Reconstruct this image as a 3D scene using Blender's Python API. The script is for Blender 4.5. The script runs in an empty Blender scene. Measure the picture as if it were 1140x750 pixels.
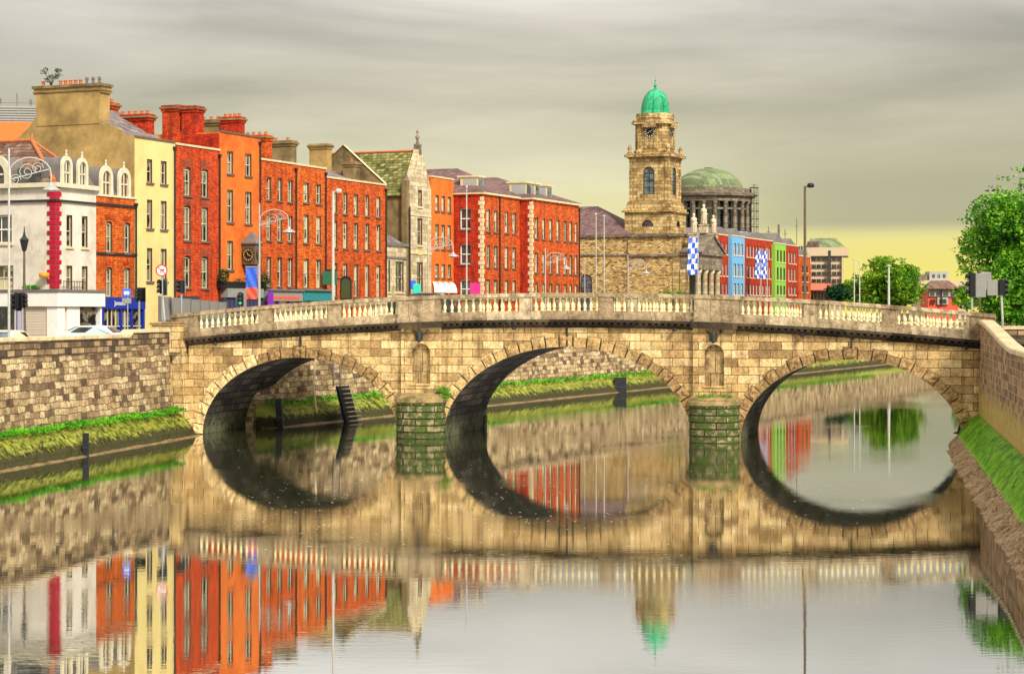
import bpy, math, random
from math import sin, cos, pi, radians, sqrt
from mathutils import Matrix, Vector

random.seed(7)
scene = bpy.context.scene
COL = scene.collection

# ------------------------------------------------------------------ camera
F, CX, HY, HC = 2200.0, 570.0, 348.0, 6.8        # focal length in px of a 1140 wide frame, centre, horizon row, eye height
cam = bpy.data.cameras.new('camera'); camo = bpy.data.objects.new('camera', cam); COL.objects.link(camo)
camo.location = (0, 0, HC); camo.rotation_euler = (radians(90), 0, 0)
cam.sensor_width = 36; cam.lens = 36 * F / 1140.0
cam.shift_y = -(375 - HY) / 1140.0
cam.clip_start = 0.5; cam.clip_end = 9000
scene.camera = camo

# ------------------------------------------------------------------ world, sun, exposure
SUN = Vector((0.42, -0.66, 0.66)).normalized()
sun_el = math.asin(SUN.z); sun_az = math.atan2(SUN.x, SUN.y)
world = bpy.data.worlds.new('World'); scene.world = world; world.use_nodes = True
nt = world.node_tree; nt.nodes.clear()

class NG:
    """tiny helper to write node graphs"""
    def __init__(s, tree): s.t = tree
    def n(s, typ, **kw):
        nd = s.t.nodes.new(typ)
        for k, v in kw.items():
            if k == 'ins':
                for a, b in v.items():
                    if isinstance(b, bpy.types.NodeSocket): s.t.links.new(b, nd.inputs[a])
                    else: nd.inputs[a].default_value = b
            else: setattr(nd, k, v)
        return nd
    def math(s, op, a, b=0.0, c=None, clamp=False):
        nd = s.n('ShaderNodeMath', operation=op, use_clamp=clamp)
        for i, v in enumerate((a, b) if c is None else (a, b, c)):
            if isinstance(v, bpy.types.NodeSocket): s.t.links.new(v, nd.inputs[i])
            else: nd.inputs[i].default_value = v
        return nd.outputs[0]
    def mix(s, fac, a, b, mode='MIX'):
        nd = s.n('ShaderNodeMix', data_type='RGBA', blend_type=mode)
        for i, v in ((0, fac), (6, a), (7, b)):
            if isinstance(v, bpy.types.NodeSocket): s.t.links.new(v, nd.inputs[i])
            elif i == 0: nd.inputs[i].default_value = v
            else: nd.inputs[i].default_value = (*v, 1) if len(v) == 3 else v
        return nd.outputs[2]
    def ramp(s, fac, stops, interp='LINEAR'):
        nd = s.n('ShaderNodeValToRGB'); nd.color_ramp.interpolation = interp
        els = nd.color_ramp.elements
        while len(els) < len(stops): els.new(0.5)
        for e, (p, c) in zip(els, stops):
            e.position = p; e.color = (*c, 1) if not isinstance(c, (int, float)) else (c, c, c, 1)
        s.t.links.new(fac, nd.inputs[0]); return nd.outputs[0]
    def smooth(s, v, a, b):
        nd = s.n('ShaderNodeMapRange', interpolation_type='SMOOTHSTEP')
        s.t.links.new(v, nd.inputs[0]); nd.inputs[1].default_value = a; nd.inputs[2].default_value = b
        return nd.outputs[0]

def lin(r, g, b):
    f = lambda c: (c / 255 / 12.92) if c / 255 <= .04045 else ((c / 255 + .055) / 1.055) ** 2.4
    return (f(r), f(g), f(b))

g = NG(nt)
sky = g.n('ShaderNodeTexSky', sky_type='NISHITA', sun_disc=False, sun_elevation=sun_el, sun_rotation=sun_az)
sky.air_density = 1.0; sky.dust_density = 3.0
sk = g.mix(1.0, sky.outputs[0], (0.1, 0.1, 0.1), 'MULTIPLY')
tc = g.n('ShaderNodeTexCoord')
sp = g.n('ShaderNodeSeparateXYZ', ins={0: tc.outputs['Generated']})
X, Y, Z = sp.outputs
az = g.math('ARCTAN2', X, Y)
# long flat cloud bands: noise in (azimuth, elevation)
cv = g.n('ShaderNodeCombineXYZ', ins={0: g.math('MULTIPLY', az, 2.6), 1: g.math('MULTIPLY', Z, 16.0), 2: 0.3})
n1 = g.n('ShaderNodeTexNoise', ins={'Vector': cv.outputs[0], 'Scale': 1.3, 'Detail': 6.0, 'Roughness': 0.5, 'Distortion': 0.4})
n2 = g.n('ShaderNodeTexNoise', ins={'Vector': cv.outputs[0], 'Scale': 4.0, 'Detail': 5.0, 'Roughness': 0.6})
elev = g.math('ADD', Z, g.math('MULTIPLY', g.math('SUBTRACT', n1.outputs[0], 0.5), 0.05))
S = 0.365    # the cloud deck, at this exposure
def sc(c, k=1.0): return tuple(v * S * k for v in c)
cloud = g.ramp(elev, [(0.0, sc(lin(226, 216, 150))), (0.045, sc(lin(218, 210, 158))), (0.08, sc(lin(206, 200, 168))),
                      (0.14, sc(lin(204, 197, 181))), (0.20, sc(lin(236, 231, 222), 1.25)), (0.8, sc(lin(238, 233, 225), 1.3))])
lat = g.math('ABSOLUTE', az)
vigr = g.ramp(lat, [(0.04, 1.04), (0.15, 0.86), (0.26, 0.70), (0.6, 0.92)])
vig = g.mix(g.smooth(Z, 0.03, 0.12), (1, 1, 1), vigr)
cloud = g.mix(1.0, cloud, vig, 'MULTIPLY')
band = g.ramp(n1.outputs[0], [(0.34, 0.76), (0.5, 0.98), (0.66, 1.16)])
cloud = g.mix(1.0, cloud, band, 'MULTIPLY')
band2 = g.ramp(n2.outputs[0], [(0.3, 0.94), (0.7, 1.05)])
cloud = g.mix(1.0, cloud, band2, 'MULTIPLY')
# clear yellow strip low over the horizon to the right, under the flat cloud base
edge = g.math('ADD', 0.0385, g.math('MULTIPLY', g.math('SUBTRACT', n2.outputs[0], 0.5), 0.012))
strip = g.math('SUBTRACT', 1.0, g.smooth(g.math('SUBTRACT', Z, edge), -0.009, 0.008))
side = g.smooth(az, 0.105, 0.165)
strip = g.math('MULTIPLY', strip, side)
wide = g.math('MULTIPLY', g.math('SUBTRACT', 1.0, g.smooth(Z, 0.02, 0.085)), g.smooth(az, -0.06, 0.14))
cloud = g.mix(g.math('MULTIPLY', wide, 0.75), cloud, sc(lin(226, 220, 132), 1.0))
darkband = g.math('MULTIPLY', g.math('MULTIPLY', g.smooth(Z, 0.034, 0.046), g.math('SUBTRACT', 1.0, g.smooth(Z, 0.06, 0.10))), g.smooth(az, 0.05, 0.17))
cloud = g.mix(g.math('MULTIPLY', darkband, 0.85), cloud, sc(lin(164, 162, 134)))
ycol = g.ramp(Z, [(0.0, sc(lin(250, 236, 100), .92)), (0.04, sc(lin(243, 229, 142), .88))])
cloud = g.mix(strip, cloud, ycol)
low = g.smooth(Z, -0.05, 0.0)
cloud = g.mix(low, sc(lin(120, 112, 95)), cloud)
fin = g.mix(0.96, sk, cloud)
bg = g.n('ShaderNodeBackground', ins={0: fin, 1: 1.0})
wo = g.n('ShaderNodeOutputWorld', ins={0: bg.outputs[0]})

sl = bpy.data.lights.new('sun', 'SUN'); sl.energy = 1.5; sl.angle = radians(11); sl.color = (1.0, 0.94, 0.82)
so = bpy.data.objects.new('sun', sl); COL.objects.link(so)
so.rotation_euler = (-SUN).to_track_quat('-Z', 'Y').to_euler()
vs = scene.view_settings
vs.view_transform = 'Standard'; vs.look = 'None'; vs.gamma = 1; vs.use_curve_mapping = False
vs.exposure = 1.62
scene.cycles.max_bounces = 8; scene.cycles.glossy_bounces = 4

# ------------------------------------------------------------------ materials
def newmat(name):
    m = bpy.data.materials.new(name); m.use_nodes = True
    t = m.node_tree; t.nodes.clear(); q = NG(t)
    p = q.n('ShaderNodeBsdfPrincipled'); o = q.n('ShaderNodeOutputMaterial', ins={0: p.outputs[0]})
    return m, q, p

def local(q):
    c = q.n('ShaderNodeTexCoord'); s = q.n('ShaderNodeSeparateXYZ', ins={0: c.outputs['Object']})
    u = q.math('ADD', s.outputs[0], s.outputs[1])
    v = q.n('ShaderNodeCombineXYZ', ins={0: u, 1: s.outputs[2], 2: 0.0})
    return c.outputs['Object'], v.outputs[0], s.outputs[2]

def plain(name, col, rough=0.7, var=0.12, scale=1.5, metal=0.0, spec=0.3, bump=0.0, tint=None):
    m, q, p = newmat(name)
    o, v, z = local(q)
    oi = q.n('ShaderNodeObjectInfo')
    a = q.n('ShaderNodeTexNoise', ins={'Vector': o, 'Scale': scale, 'Detail': 6.0, 'Roughness': 0.65})
    r = q.ramp(a.outputs[0], [(0.3, 1 - var), (0.7, 1 + var)])
    c = q.mix(1.0, col, r, 'MULTIPLY')
    if tint:
        b = q.n('ShaderNodeTexNoise', ins={'Vector': o, 'Scale': scale * .37, 'Detail': 5.0, 'Roughness': 0.7})
        c = q.mix(q.math('MULTIPLY', q.smooth(b.outputs[0], 0.45, 0.68), 0.8), c, tint)
    q.t.links.new(c, p.inputs['Base Color'])
    p.inputs['Roughness'].default_value = rough; p.inputs['Metallic'].default_value = metal
    p.inputs['Specular IOR Level'].default_value = spec
    if bump:
        bn = q.n('ShaderNodeBump', ins={'Strength': bump, 'Distance': 0.03, 'Height': a.outputs[0]})
        q.t.links.new(bn.outputs[0], p.inputs['Normal'])
    return m

def masonry(name, ramp, bw, bh, mortar=0.02, mcol=(0.1, 0.07, 0.04), stain=(0.08, 0.06, 0.04), stain_amt=0.5,
            bump=0.5, moss=None, warp=0.0, offset=0.5, squash=1.0, nscale=0.5, rough=0.9, streak=0.0, grain=0.22, tide=None, mk=0.36):
    """coursed stone or brick in the wall's own metres; moss = (z0, z1, colour a, colour b)"""
    m, q, p = newmat(name)
    o, v, z = local(q)
    if warp:
        w = q.n('ShaderNodeTexNoise', ins={'Vector': v, 'Scale': 1.6, 'Detail': 2.0})
        sub = q.n('ShaderNodeVectorMath', operation='SUBTRACT', ins={0: w.outputs[1], 1: (0.5, 0.5, 0.5)})
        scl = q.n('ShaderNodeVectorMath', operation='SCALE', ins={0: sub.outputs[0], 'Scale': warp})
        v = q.n('ShaderNodeVectorMath', operation='ADD', ins={0: v, 1: scl.outputs[0]}).outputs[0]
    def brk(width, height):
        b = q.n('ShaderNodeTexBrick', offset=offset, squash=squash, squash_frequency=3,
                ins={'Vector': v, 'Color1': (0, 0, 0, 1), 'Color2': (1, 1, 1, 1), 'Mortar': (0.5, 0.5, 0.5, 1), 'Scale': 1.0,
                     'Mortar Size': mortar, 'Mortar Smooth': 0.3, 'Bias': 0.0, 'Brick Width': width, 'Row Height': height})
        return b
    b = brk(bw, bh)
    fine = q.n('ShaderNodeTexNoise', ins={'Vector': o, 'Scale': 9.0, 'Detail': 6.0, 'Roughness': 0.7})
    big = q.n('ShaderNodeTexNoise', ins={'Vector': o, 'Scale': nscale, 'Detail': 7.0, 'Roughness': 0.68})
    fac = q.math('ADD', b.outputs[0], q.math('MULTIPLY', q.math('SUBTRACT', fine.outputs[0], 0.5), 0.35))
    c = q.ramp(fac, ramp)
    gr = q.ramp(fine.outputs[0], [(0.3, 1 - grain), (0.7, 1 + grain)])
    c = q.mix(1.0, c, gr, 'MULTIPLY')
    mid = q.n('ShaderNodeTexNoise', ins={'Vector': o, 'Scale': 2.3, 'Detail': 3.0, 'Roughness': 0.75})
    c = q.mix(1.0, c, q.ramp(mid.outputs[0], [(0.32, 0.62), (0.5, 1.0), (0.68, 1.22)]), 'MULTIPLY')
    c = q.mix(q.math('MULTIPLY', q.smooth(big.outputs[0], 0.47, 0.72), stain_amt), c, stain)
    if streak:
        sv = q.n('ShaderNodeMapping', ins={'Vector': v, 'Scale': (2.2, 0.16, 1.0)})
        s2 = q.n('ShaderNodeTexNoise', ins={'Vector': sv.outputs[0], 'Scale': 1.0, 'Detail': 5.0, 'Roughness': 0.6})
        c = q.mix(q.math('MULTIPLY', q.smooth(s2.outputs[0], 0.5, 0.66), streak), c, stain)
    c = q.mix(b.outputs[1], c, mcol)
    if moss:
        z0, z1, ca, cb = moss
        e = q.math('ADD', z, q.math('MULTIPLY', q.math('SUBTRACT', big.outputs[0], 0.5), 1.8))
        mf = q.math('SUBTRACT', 1.0, q.smooth(e, z0, z1))
        fn = q.n('ShaderNodeTexNoise', ins={'Vector': o, 'Scale': 2.6, 'Detail': 7.0, 'Roughness': 0.75})
        mc = q.mix(q.smooth(fn.outputs[0], 0.40, 0.58), ca, cb)
        keep = q.smooth(fn.outputs[0], mk, mk + .09)
        c = q.mix(q.math('MULTIPLY', mf, q.math('MULTIPLY', keep, 0.92)), c, mc)
    if tide:
        tn = q.n('ShaderNodeMapping', ins={'Vector': v, 'Scale': (1.7, 0.5, 1.0)})
        t2 = q.n('ShaderNodeTexNoise', ins={'Vector': tn.outputs[0], 'Scale': 1.3, 'Detail': 6.0, 'Roughness': 0.7})
        te = q.math('ADD', z, q.math('MULTIPLY', q.math('SUBTRACT', t2.outputs[0], 0.5), 1.5))
        c = q.mix(q.math('MULTIPLY', q.math('SUBTRACT', 1.0, q.smooth(te, tide, tide + .12)), .93), c, (0.03, 0.024, 0.012))
    q.t.links.new(c, p.inputs['Base Color'])
    p.inputs['Roughness'].default_value = rough; p.inputs['Specular IOR Level'].default_value = 0.2
    h = q.math('SUBTRACT', q.math('ADD', q.math('MULTIPLY', fine.outputs[0], 0.6), q.math('MULTIPLY', b.outputs[0], 0.4)), b.outputs[1])
    bn = q.n('ShaderNodeBump', ins={'Strength': bump, 'Distance': 0.04, 'Height': h})
    q.t.links.new(bn.outputs[0], p.inputs['Normal'])
    return m

GREEN = (0.10, 0.26, 0.015); YGREEN = (0.42, 0.40, 0.05); DGREEN = (0.022, 0.05, 0.01); DARK = (0.015, 0.014, 0.01)
M = {}
STONE = [(0.0, (0.24, 0.145, 0.06)), (0.25, (0.45, 0.29, 0.12)), (0.6, (0.60, 0.41, 0.175)), (1.0, (0.74, 0.54, 0.27))]
M['ashlar'] = masonry('bridge_ashlar', STONE, 1.15, 0.44, 0.016, (0.06, 0.032, 0.012), (0.15, 0.09, 0.038), 0.8, 0.8, streak=0.6, warp=0.05, grain=0.4, nscale=0.9)
M['voussoir'] = masonry('rusticated_stone', STONE, 7.0, 7.0, 0.002, (0.4, 0.3, 0.15), (0.16, 0.09, 0.035), 0.6, 1.0, nscale=2.2, grain=0.6)
M['dressed'] = masonry('dressed_stone', [(0, (0.30, 0.215, 0.125)), (0.6, (0.46, 0.35, 0.21)), (1, (0.60, 0.48, 0.31))], 1.5, 5.0, 0.012, (0.10, 0.07, 0.04), (0.11, 0.07, 0.035), 0.85, 0.3, nscale=1.4, streak=0.6, grain=0.35)
M['cornice'] = masonry('dark_cornice', [(0, (0.02, 0.015, 0.01)), (1, (0.10, 0.07, 0.04))], 1.2, 5.0, 0.01, (0.03, 0.02, 0.01), (0.03, 0.024, 0.016), 0.8, 0.4, nscale=1.6)  # very dark stone for cornice, dentils and the band below
M['baluster'] = plain('pale_limestone', (0.80, 0.70, 0.40), 0.8, 0.15, 3.0)
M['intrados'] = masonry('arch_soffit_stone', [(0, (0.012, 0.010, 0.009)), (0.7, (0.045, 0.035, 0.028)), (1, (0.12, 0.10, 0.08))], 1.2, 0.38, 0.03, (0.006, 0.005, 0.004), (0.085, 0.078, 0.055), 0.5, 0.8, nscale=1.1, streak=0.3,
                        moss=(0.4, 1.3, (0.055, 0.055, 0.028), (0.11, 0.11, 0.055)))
M['cutwater'] = masonry('cutwater_stone', [(0, (0.13, 0.11, 0.055)), (1, (0.36, 0.30, 0.15))], 1.25, 0.36, 0.035, (0.012, 0.01, 0.006), (0.04, 0.06, 0.015), 0.7, 1.0,
                        moss=(2.2, 3.0, (0.010, 0.020, 0.004), (0.050, 0.085, 0.012)), nscale=1.8, mk=0.43)
QW = [(0.0, (0.10, 0.062, 0.034)), (0.2, (0.25, 0.165, 0.085)), (0.5, (0.38, 0.265, 0.135)), (0.8, (0.50, 0.37, 0.19)), (1.0, (0.60, 0.47, 0.27))]
M['quay'] = masonry('quay_rubble_stone', QW, 0.78, 0.32, 0.018, (0.10, 0.065, 0.035), (0.06, 0.04, 0.028), 0.85, 0.9, warp=0.26, squash=0.7, nscale=2.6, grain=0.5)
M['quay_top'] = masonry('quay_parapet_stone', [(0, (0.05, 0.035, 0.025)), (0.5, (0.2, 0.13, 0.07)), (1, (0.42, 0.29, 0.15))], 0.8, 0.3, 0.03, (0.05, 0.035, 0.02), (0.35, 0.24, 0.12), 0.5, 0.9, warp=0.05)
M['quay_right'] = masonry('damp_quay_stone', [(0, (0.09, 0.055, 0.035)), (0.5, (0.22, 0.135, 0.075)), (1, (0.38, 0.25, 0.13))], 0.7, 0.33, 0.016, (0.40, 0.31, 0.18), (0.46, 0.21, 0.045), 0.6, 0.8, streak=0.4,
                          warp=0.22, moss=(2.3, 3.2, (0.48, 0.36, 0.08), (0.36, 0.25, 0.06)), nscale=0.6)
M['ledge'] = masonry('algae_footing', [(0, (0.28, 0.24, 0.10)), (1, (0.62, 0.54, 0.28))], 0.9, 0.3, 0.03, (0.08, 0.07, 0.03), (0.2, 0.17, 0.06), 0.4, 0.9,
                     moss=(3.5, 4.5, YGREEN, (0.20, 0.28, 0.03)), nscale=1.3, tide=0.62)
M['ledge_dark'] = plain('wet_tidal_stone', (0.24, 0.155, 0.07), 0.6, 0.5, 3.0, tint=(0.06, 0.05, 0.025))
M['moss'] = plain('bright_algae', (0.17, 0.42, 0.01), 0.9, 0.35, 2.2, bump=1.0, tint=(0.42, 0.50, 0.04))
M['mud'] = plain('gravel_mud', (0.36, 0.235, 0.12), 0.9, 0.7, 7.0, bump=1.0, tint=(0.09, 0.06, 0.035))
M['coping'] = plain('coping_stone', (0.62, 0.48, 0.28), 0.9, 0.25, 2.2, bump=0.4, tint=(0.36, 0.26, 0.14))
M['niche'] = masonry('sooty_niche_stone', [(0, (0.32, 0.21, 0.09)), (1, (0.50, 0.35, 0.16))], .5, 1.2, 0.02, (0.05, 0.03, 0.015), (0.03, 0.02, 0.012), 0.9, 0.4, nscale=1.3, streak=0.6)
M['cap'] = plain('weathered_cap_stone', (0.30, 0.21, 0.09), 0.9, 0.45, 2.5, bump=0.8, tint=(0.06, 0.07, 0.02))

def brickmat(name, c, c2, st=(0.17, 0.022, 0.008)):
    return masonry(name, [(0, c), (0.6, c2), (1, tuple(min(1, v * 1.12) for v in c2))], 0.34, 0.115, 0.014, tuple(v * .72 for v in c), st, 0.8, 0.35, nscale=0.9, streak=0.65, grain=0.5)
M['brick_red'] = brickmat('red_brick', (0.42, 0.045, 0.012), (0.66, 0.085, 0.02))
M['brick_orange'] = brickmat('orange_brick', (0.46, 0.075, 0.010), (0.74, 0.165, 0.024), (0.26, 0.035, 0.008))
M['brick_mid'] = brickmat('orange_red_brick', (0.40, 0.055, 0.010), (0.68, 0.13, 0.022), (0.22, 0.028, 0.008))
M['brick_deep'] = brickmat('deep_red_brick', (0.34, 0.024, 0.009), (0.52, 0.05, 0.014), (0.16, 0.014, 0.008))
M['render_orange'] = plain('orange_render', (0.70, 0.16, 0.022), 0.9, 0.18, 1.2, tint=(0.50, 0.085, 0.014))
M['render_yellow'] = plain('cream_yellow_render', (0.74, 0.59, 0.24), 0.85, 0.08, 0.7, tint=(0.62, 0.47, 0.18))
M['render_white'] = plain('white_render', (0.70, 0.64, 0.54), 0.85, 0.1, 0.9, tint=(0.46, 0.38, 0.27))
M['render_tan'] = plain('stained_tan_render', (0.42, 0.28, 0.10), 0.95, 0.35, 0.7, bump=0.4, tint=(0.20, 0.13, 0.05))
M['render_tan_dark'] = plain('sooty_render', (0.24, 0.17, 0.075), 0.95, 0.35, 1.2, tint=(0.08, 0.055, 0.03))
M['crimson'] = plain('crimson_paint', (0.42, 0.006, 0.03), 0.6, 0.15, 3)
M['trim_white'] = plain('white_paint', (0.86, 0.84, 0.76), 0.6, 0.05, 3)
M['trim_cream'] = plain('cream_paint', (0.66, 0.59, 0.42), 0.6, 0.12, 3)
M['stone_pale'] = masonry('pale_limestone_ashlar', [(0, (0.42, 0.33, 0.19)), (0.5, (0.58, 0.48, 0.30)), (1, (0.72, 0.61, 0.40))], 0.8, 0.36, 0.012, (0.2, 0.15, 0.09), (0.2, 0.14, 0.07), 0.5, 0.3, nscale=0.5, streak=0.3)
M['stone_church'] = masonry('golden_church_ashlar', [(0, (0.30, 0.19, 0.07)), (0.5, (0.54, 0.37, 0.15)), (1, (0.70, 0.51, 0.24))], 0.9, 0.4, 0.02, (0.07, 0.04, 0.015), (0.13, 0.075, 0.03), 0.8, 0.5, nscale=0.6, streak=0.6, grain=0.35)
M['rubble'] = masonry('calp_rubble', [(0, (0.16, 0.10, 0.05)), (0.25, (0.44, 0.27, 0.10)), (0.6, (0.70, 0.46, 0.18)), (1, (0.84, 0.60, 0.28))], 0.42, 0.2, 0.03, (0.36, 0.23, 0.09), (0.3, 0.17, 0.06), 0.4, 0.8, warp=0.25, nscale=0.8)
M['stone_grey'] = masonry('sooty_granite', [(0, (0.13, 0.105, 0.08)), (1, (0.30, 0.24, 0.17))], 1.0, 0.45, 0.015, (0.08, 0.06, 0.04), (0.09, 0.07, 0.05), 0.6, 0.3)
M['quoin'] = plain('quoin_stone', (0.66, 0.54, 0.32), 0.85, 0.2, 2)
M['slate'] = masonry('purple_slate', [(0, (0.12, 0.07, 0.07)), (1, (0.24, 0.145, 0.14))], 0.35, 0.22, 0.012, (0.06, 0.04, 0.045), (0.20, 0.12, 0.10), 0.5, 0.4)
M['slate_grey'] = masonry('grey_slate', [(0, (0.15, 0.12, 0.12)), (1, (0.30, 0.25, 0.24))], 0.35, 0.22, 0.012, (0.07, 0.05, 0.05), (0.22, 0.16, 0.12), 0.5, 0.4)
M['slate_moss'] = masonry('mossy_slate', [(0, (0.08, 0.085, 0.025)), (0.5, (0.20, 0.19, 0.06)), (1, (0.36, 0.32, 0.11))], 0.42, 0.24, 0.022, (0.05, 0.05, 0.02), (0.16, 0.20, 0.05), 0.5, 0.6)
M['slate_brown'] = masonry('brown_roof_slate', [(0, (0.13, 0.07, 0.05)), (1, (0.30, 0.19, 0.14))], 0.45, 0.22, 0.02, (0.06, 0.03, 0.02), (0.3, 0.14, 0.08), 0.4, 0.4)
M['terracotta'] = plain('terracotta', (0.52, 0.15, 0.05), 0.8, 0.2, 4)
M['copper'] = masonry('green_copper', [(0, (0.02, 0.30, 0.13)), (1, (0.05, 0.46, 0.22))], 0.55, 9.0, 0.02, (0.01, 0.17, 0.07), (0.06, 0.34, 0.2), 0.4, 0.2, rough=0.5)
M['copper_old'] = masonry('pale_old_copper', [(0, (0.12, 0.13, 0.075)), (0.5, (0.17, 0.22, 0.10)), (1, (0.24, 0.31, 0.14))], 0.8, 1.2, 0.03, (0.14, 0.18, 0.08), (0.28, 0.25, 0.22), 0.6, 0.3, nscale=0.25, streak=0.3)
M['dark'] = plain('dark_iron', (0.018, 0.016, 0.018), 0.5, 0.2, 5, spec=0.5)
M['black_timber'] = plain('tarred_timber', (0.014, 0.014, 0.018), 0.7, 0.5, 4, bump=0.5)
M['lead'] = plain('dull_lead', (0.17, 0.15, 0.14), 0.7, 0.2, 2)
M['reveal'] = plain('shaded_reveal', (0.13, 0.07, 0.04), 0.9, 0.3, 3)  # shadow outline of the window jambs put into the colour
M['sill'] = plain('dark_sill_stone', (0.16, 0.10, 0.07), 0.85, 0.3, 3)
M['pole_grey'] = plain('galvanised_steel', (0.42, 0.42, 0.40), 0.5, 0.1, 3, metal=0.3)
M['pole_white'] = plain('white_lamp_paint', (0.46, 0.44, 0.40), 0.5, 0.15, 3)
M['pole_brown'] = plain('brown_lamp_paint', (0.13, 0.09, 0.06), 0.5, 0.2, 3)
M['asphalt'] = plain('asphalt', (0.055, 0.052, 0.05), 0.9, 0.25, 1.2, bump=0.3)
M['paving'] = masonry('granite_paving', [(0, (0.28, 0.25, 0.21)), (1, (0.42, 0.38, 0.32))], 0.9, 0.6, 0.02, (0.15, 0.13, 0.1), (0.2, 0.17, 0.14), 0.4, 0.2)
M['land'] = plain('ground_soil', (0.14, 0.13, 0.09), 0.95, 0.3, 0.05)
M['paint_line'] = plain('road_paint', (0.7, 0.68, 0.6), 0.8, 0.1, 4)
def simple(n, c, r=0.55, v=0.07): M[n] = plain(n, c, r, v, 3)
for n, c in dict(navy=(0.012, 0.03, 0.30), blue=(0.05, 0.14, 0.72), skyblue=(0.15, 0.40, 0.66), lime=(0.24, 0.50, 0.06), red=(0.70, 0.04, 0.03),
                 scarlet=(0.78, 0.10, 0.05), teal=(0.02, 0.22, 0.24), turquoise=(0.04, 0.62, 0.45), purple=(0.20, 0.02, 0.38), magenta=(0.75, 0.03, 0.22),
                 signgreen=(0.03, 0.16, 0.08), hoarding=(0.27, 0.26, 0.235), charcoal=(0.05, 0.048, 0.045), black=(0.01, 0.01, 0.012), white=(0.85, 0.85, 0.83),
                 shutter=(0.66, 0.54, 0.42), fascia=(0.84, 0.78, 0.72), gold=(0.72, 0.50, 0.12), carcream=(0.80, 0.70, 0.50), carblue=(0.62, 0.76, 0.76),
                 rubber=(0.02, 0.02, 0.02), amber=(0.8, 0.3, 0.02), olive=(0.05, 0.06, 0.015), concrete=(0.62, 0.47, 0.30), orange=(0.80, 0.22, 0.05), pinkred=(0.75, 0.22, 0.14),
                 greyclad=(0.38, 0.38, 0.35), statue=(0.62, 0.52, 0.36), lilac=(0.5, 0.42, 0.62)).items(): simple(n, c)

def glassmat(name, lo, hi, rough=0.12):
    m, q, p = newmat(name)
    oi = q.n('ShaderNodeObjectInfo'); o, v, z = local(q)
    # net curtains and blinds behind the panes: different in every window
    off = q.n('ShaderNodeCombineXYZ', ins={0: q.math('MULTIPLY', oi.outputs['Random'], 50.0), 1: 0.0, 2: 0.0})
    vv = q.n('ShaderNodeVectorMath', operation='ADD', ins={0: v, 1: off.outputs[0]})
    a = q.n('ShaderNodeTexNoise', ins={'Vector': vv.outputs[0], 'Scale': 0.75, 'Detail': 3.0, 'Roughness': 0.6})
    c = q.mix(q.smooth(a.outputs[0], 0.46, 0.52), lo, hi)
    q.t.links.new(c, p.inputs['Base Color'])
    p.inputs['Roughness'].default_value = rough; p.inputs['IOR'].default_value = 1.6
    p.inputs['Specular IOR Level'].default_value = 0.9
    return m
M['glass'] = glassmat('curtained_glass', (0.012, 0.011, 0.009), (0.22, 0.19, 0.12))
M['glass_dark'] = glassmat('dark_glass', (0.012, 0.014, 0.02), (0.05, 0.055, 0.06))
M['glass_blue'] = glassmat('tinted_glass', (0.03, 0.045, 0.06), (0.12, 0.16, 0.18))
M['glass_pale'] = glassmat('pale_net_glass', (0.05, 0.04, 0.02), (0.55, 0.48, 0.30))

def leafmat(name, a, b, c, scale=0.35):
    m, q, p = newmat(name)
    o, v, z = local(q)
    n = q.n('ShaderNodeTexNoise', ins={'Vector': o, 'Scale': scale, 'Detail': 4.0, 'Roughness': 0.6})
    f = q.n('ShaderNodeTexWhiteNoise', noise_dimensions='3D')
    sn = q.n('ShaderNodeVectorMath', operation='SNAP', ins={0: o, 1: (0.3, 0.3, 0.3)}); q.t.links.new(sn.outputs[0], f.inputs[0])
    fac = q.math('ADD', q.math('MULTIPLY', n.outputs[0], 0.75), q.math('MULTIPLY', f.outputs[0], 0.3))
    col = q.ramp(fac, [(0.35, a), (0.55, b), (0.72, c)])
    q.t.links.new(col, p.inputs['Base Color'])
    p.inputs['Roughness'].default_value = 0.6; p.inputs['Specular IOR Level'].default_value = 0.25
    tr = q.n('ShaderNodeBsdfTranslucent', ins={0: col}); mx = q.n('ShaderNodeMixShader', ins={0: 0.3, 1: p.outputs[0], 2: tr.outputs[0]})
    out = [x for x in q.t.nodes if x.type == 'OUTPUT_MATERIAL'][0]; q.t.links.new(mx.outputs[0], out.inputs[0])
    return m
M['leaf'] = leafmat('lime_leaves', (0.012, 0.06, 0.004), (0.10, 0.34, 0.012), (0.36, 0.68, 0.035), 0.7)
M['leaf_far'] = leafmat('fresh_green_leaves', (0.015, 0.065, 0.004), (0.13, 0.34, 0.012), (0.50, 0.64, 0.035), 0.45)
M['leaf_dark'] = leafmat('dark_evergreen_leaves', (0.008, 0.05, 0.015), (0.015, 0.09, 0.03), (0.04, 0.14, 0.05), 0.6)
M['weed'] = leafmat('river_weed_leaves', (0.03, 0.16, 0.005), (0.09, 0.38, 0.008), (0.20, 0.52, 0.015), 0.9)
M['weed_low'] = leafmat('trailing_algae', (0.03, 0.03, 0.008), (0.24, 0.27, 0.025), (0.60, 0.56, 0.10), 1.6)
M['weed_bright'] = leafmat('vivid_green_algae', (0.09, 0.28, 0.008), (0.24, 0.58, 0.015), (0.46, 0.74, 0.04), 0.9)  # green raised for a slope that faces away from the sun
M['bark'] = plain('bark', (0.10, 0.07, 0.04), 0.9, 0.3, 4, bump=0.6)

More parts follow.
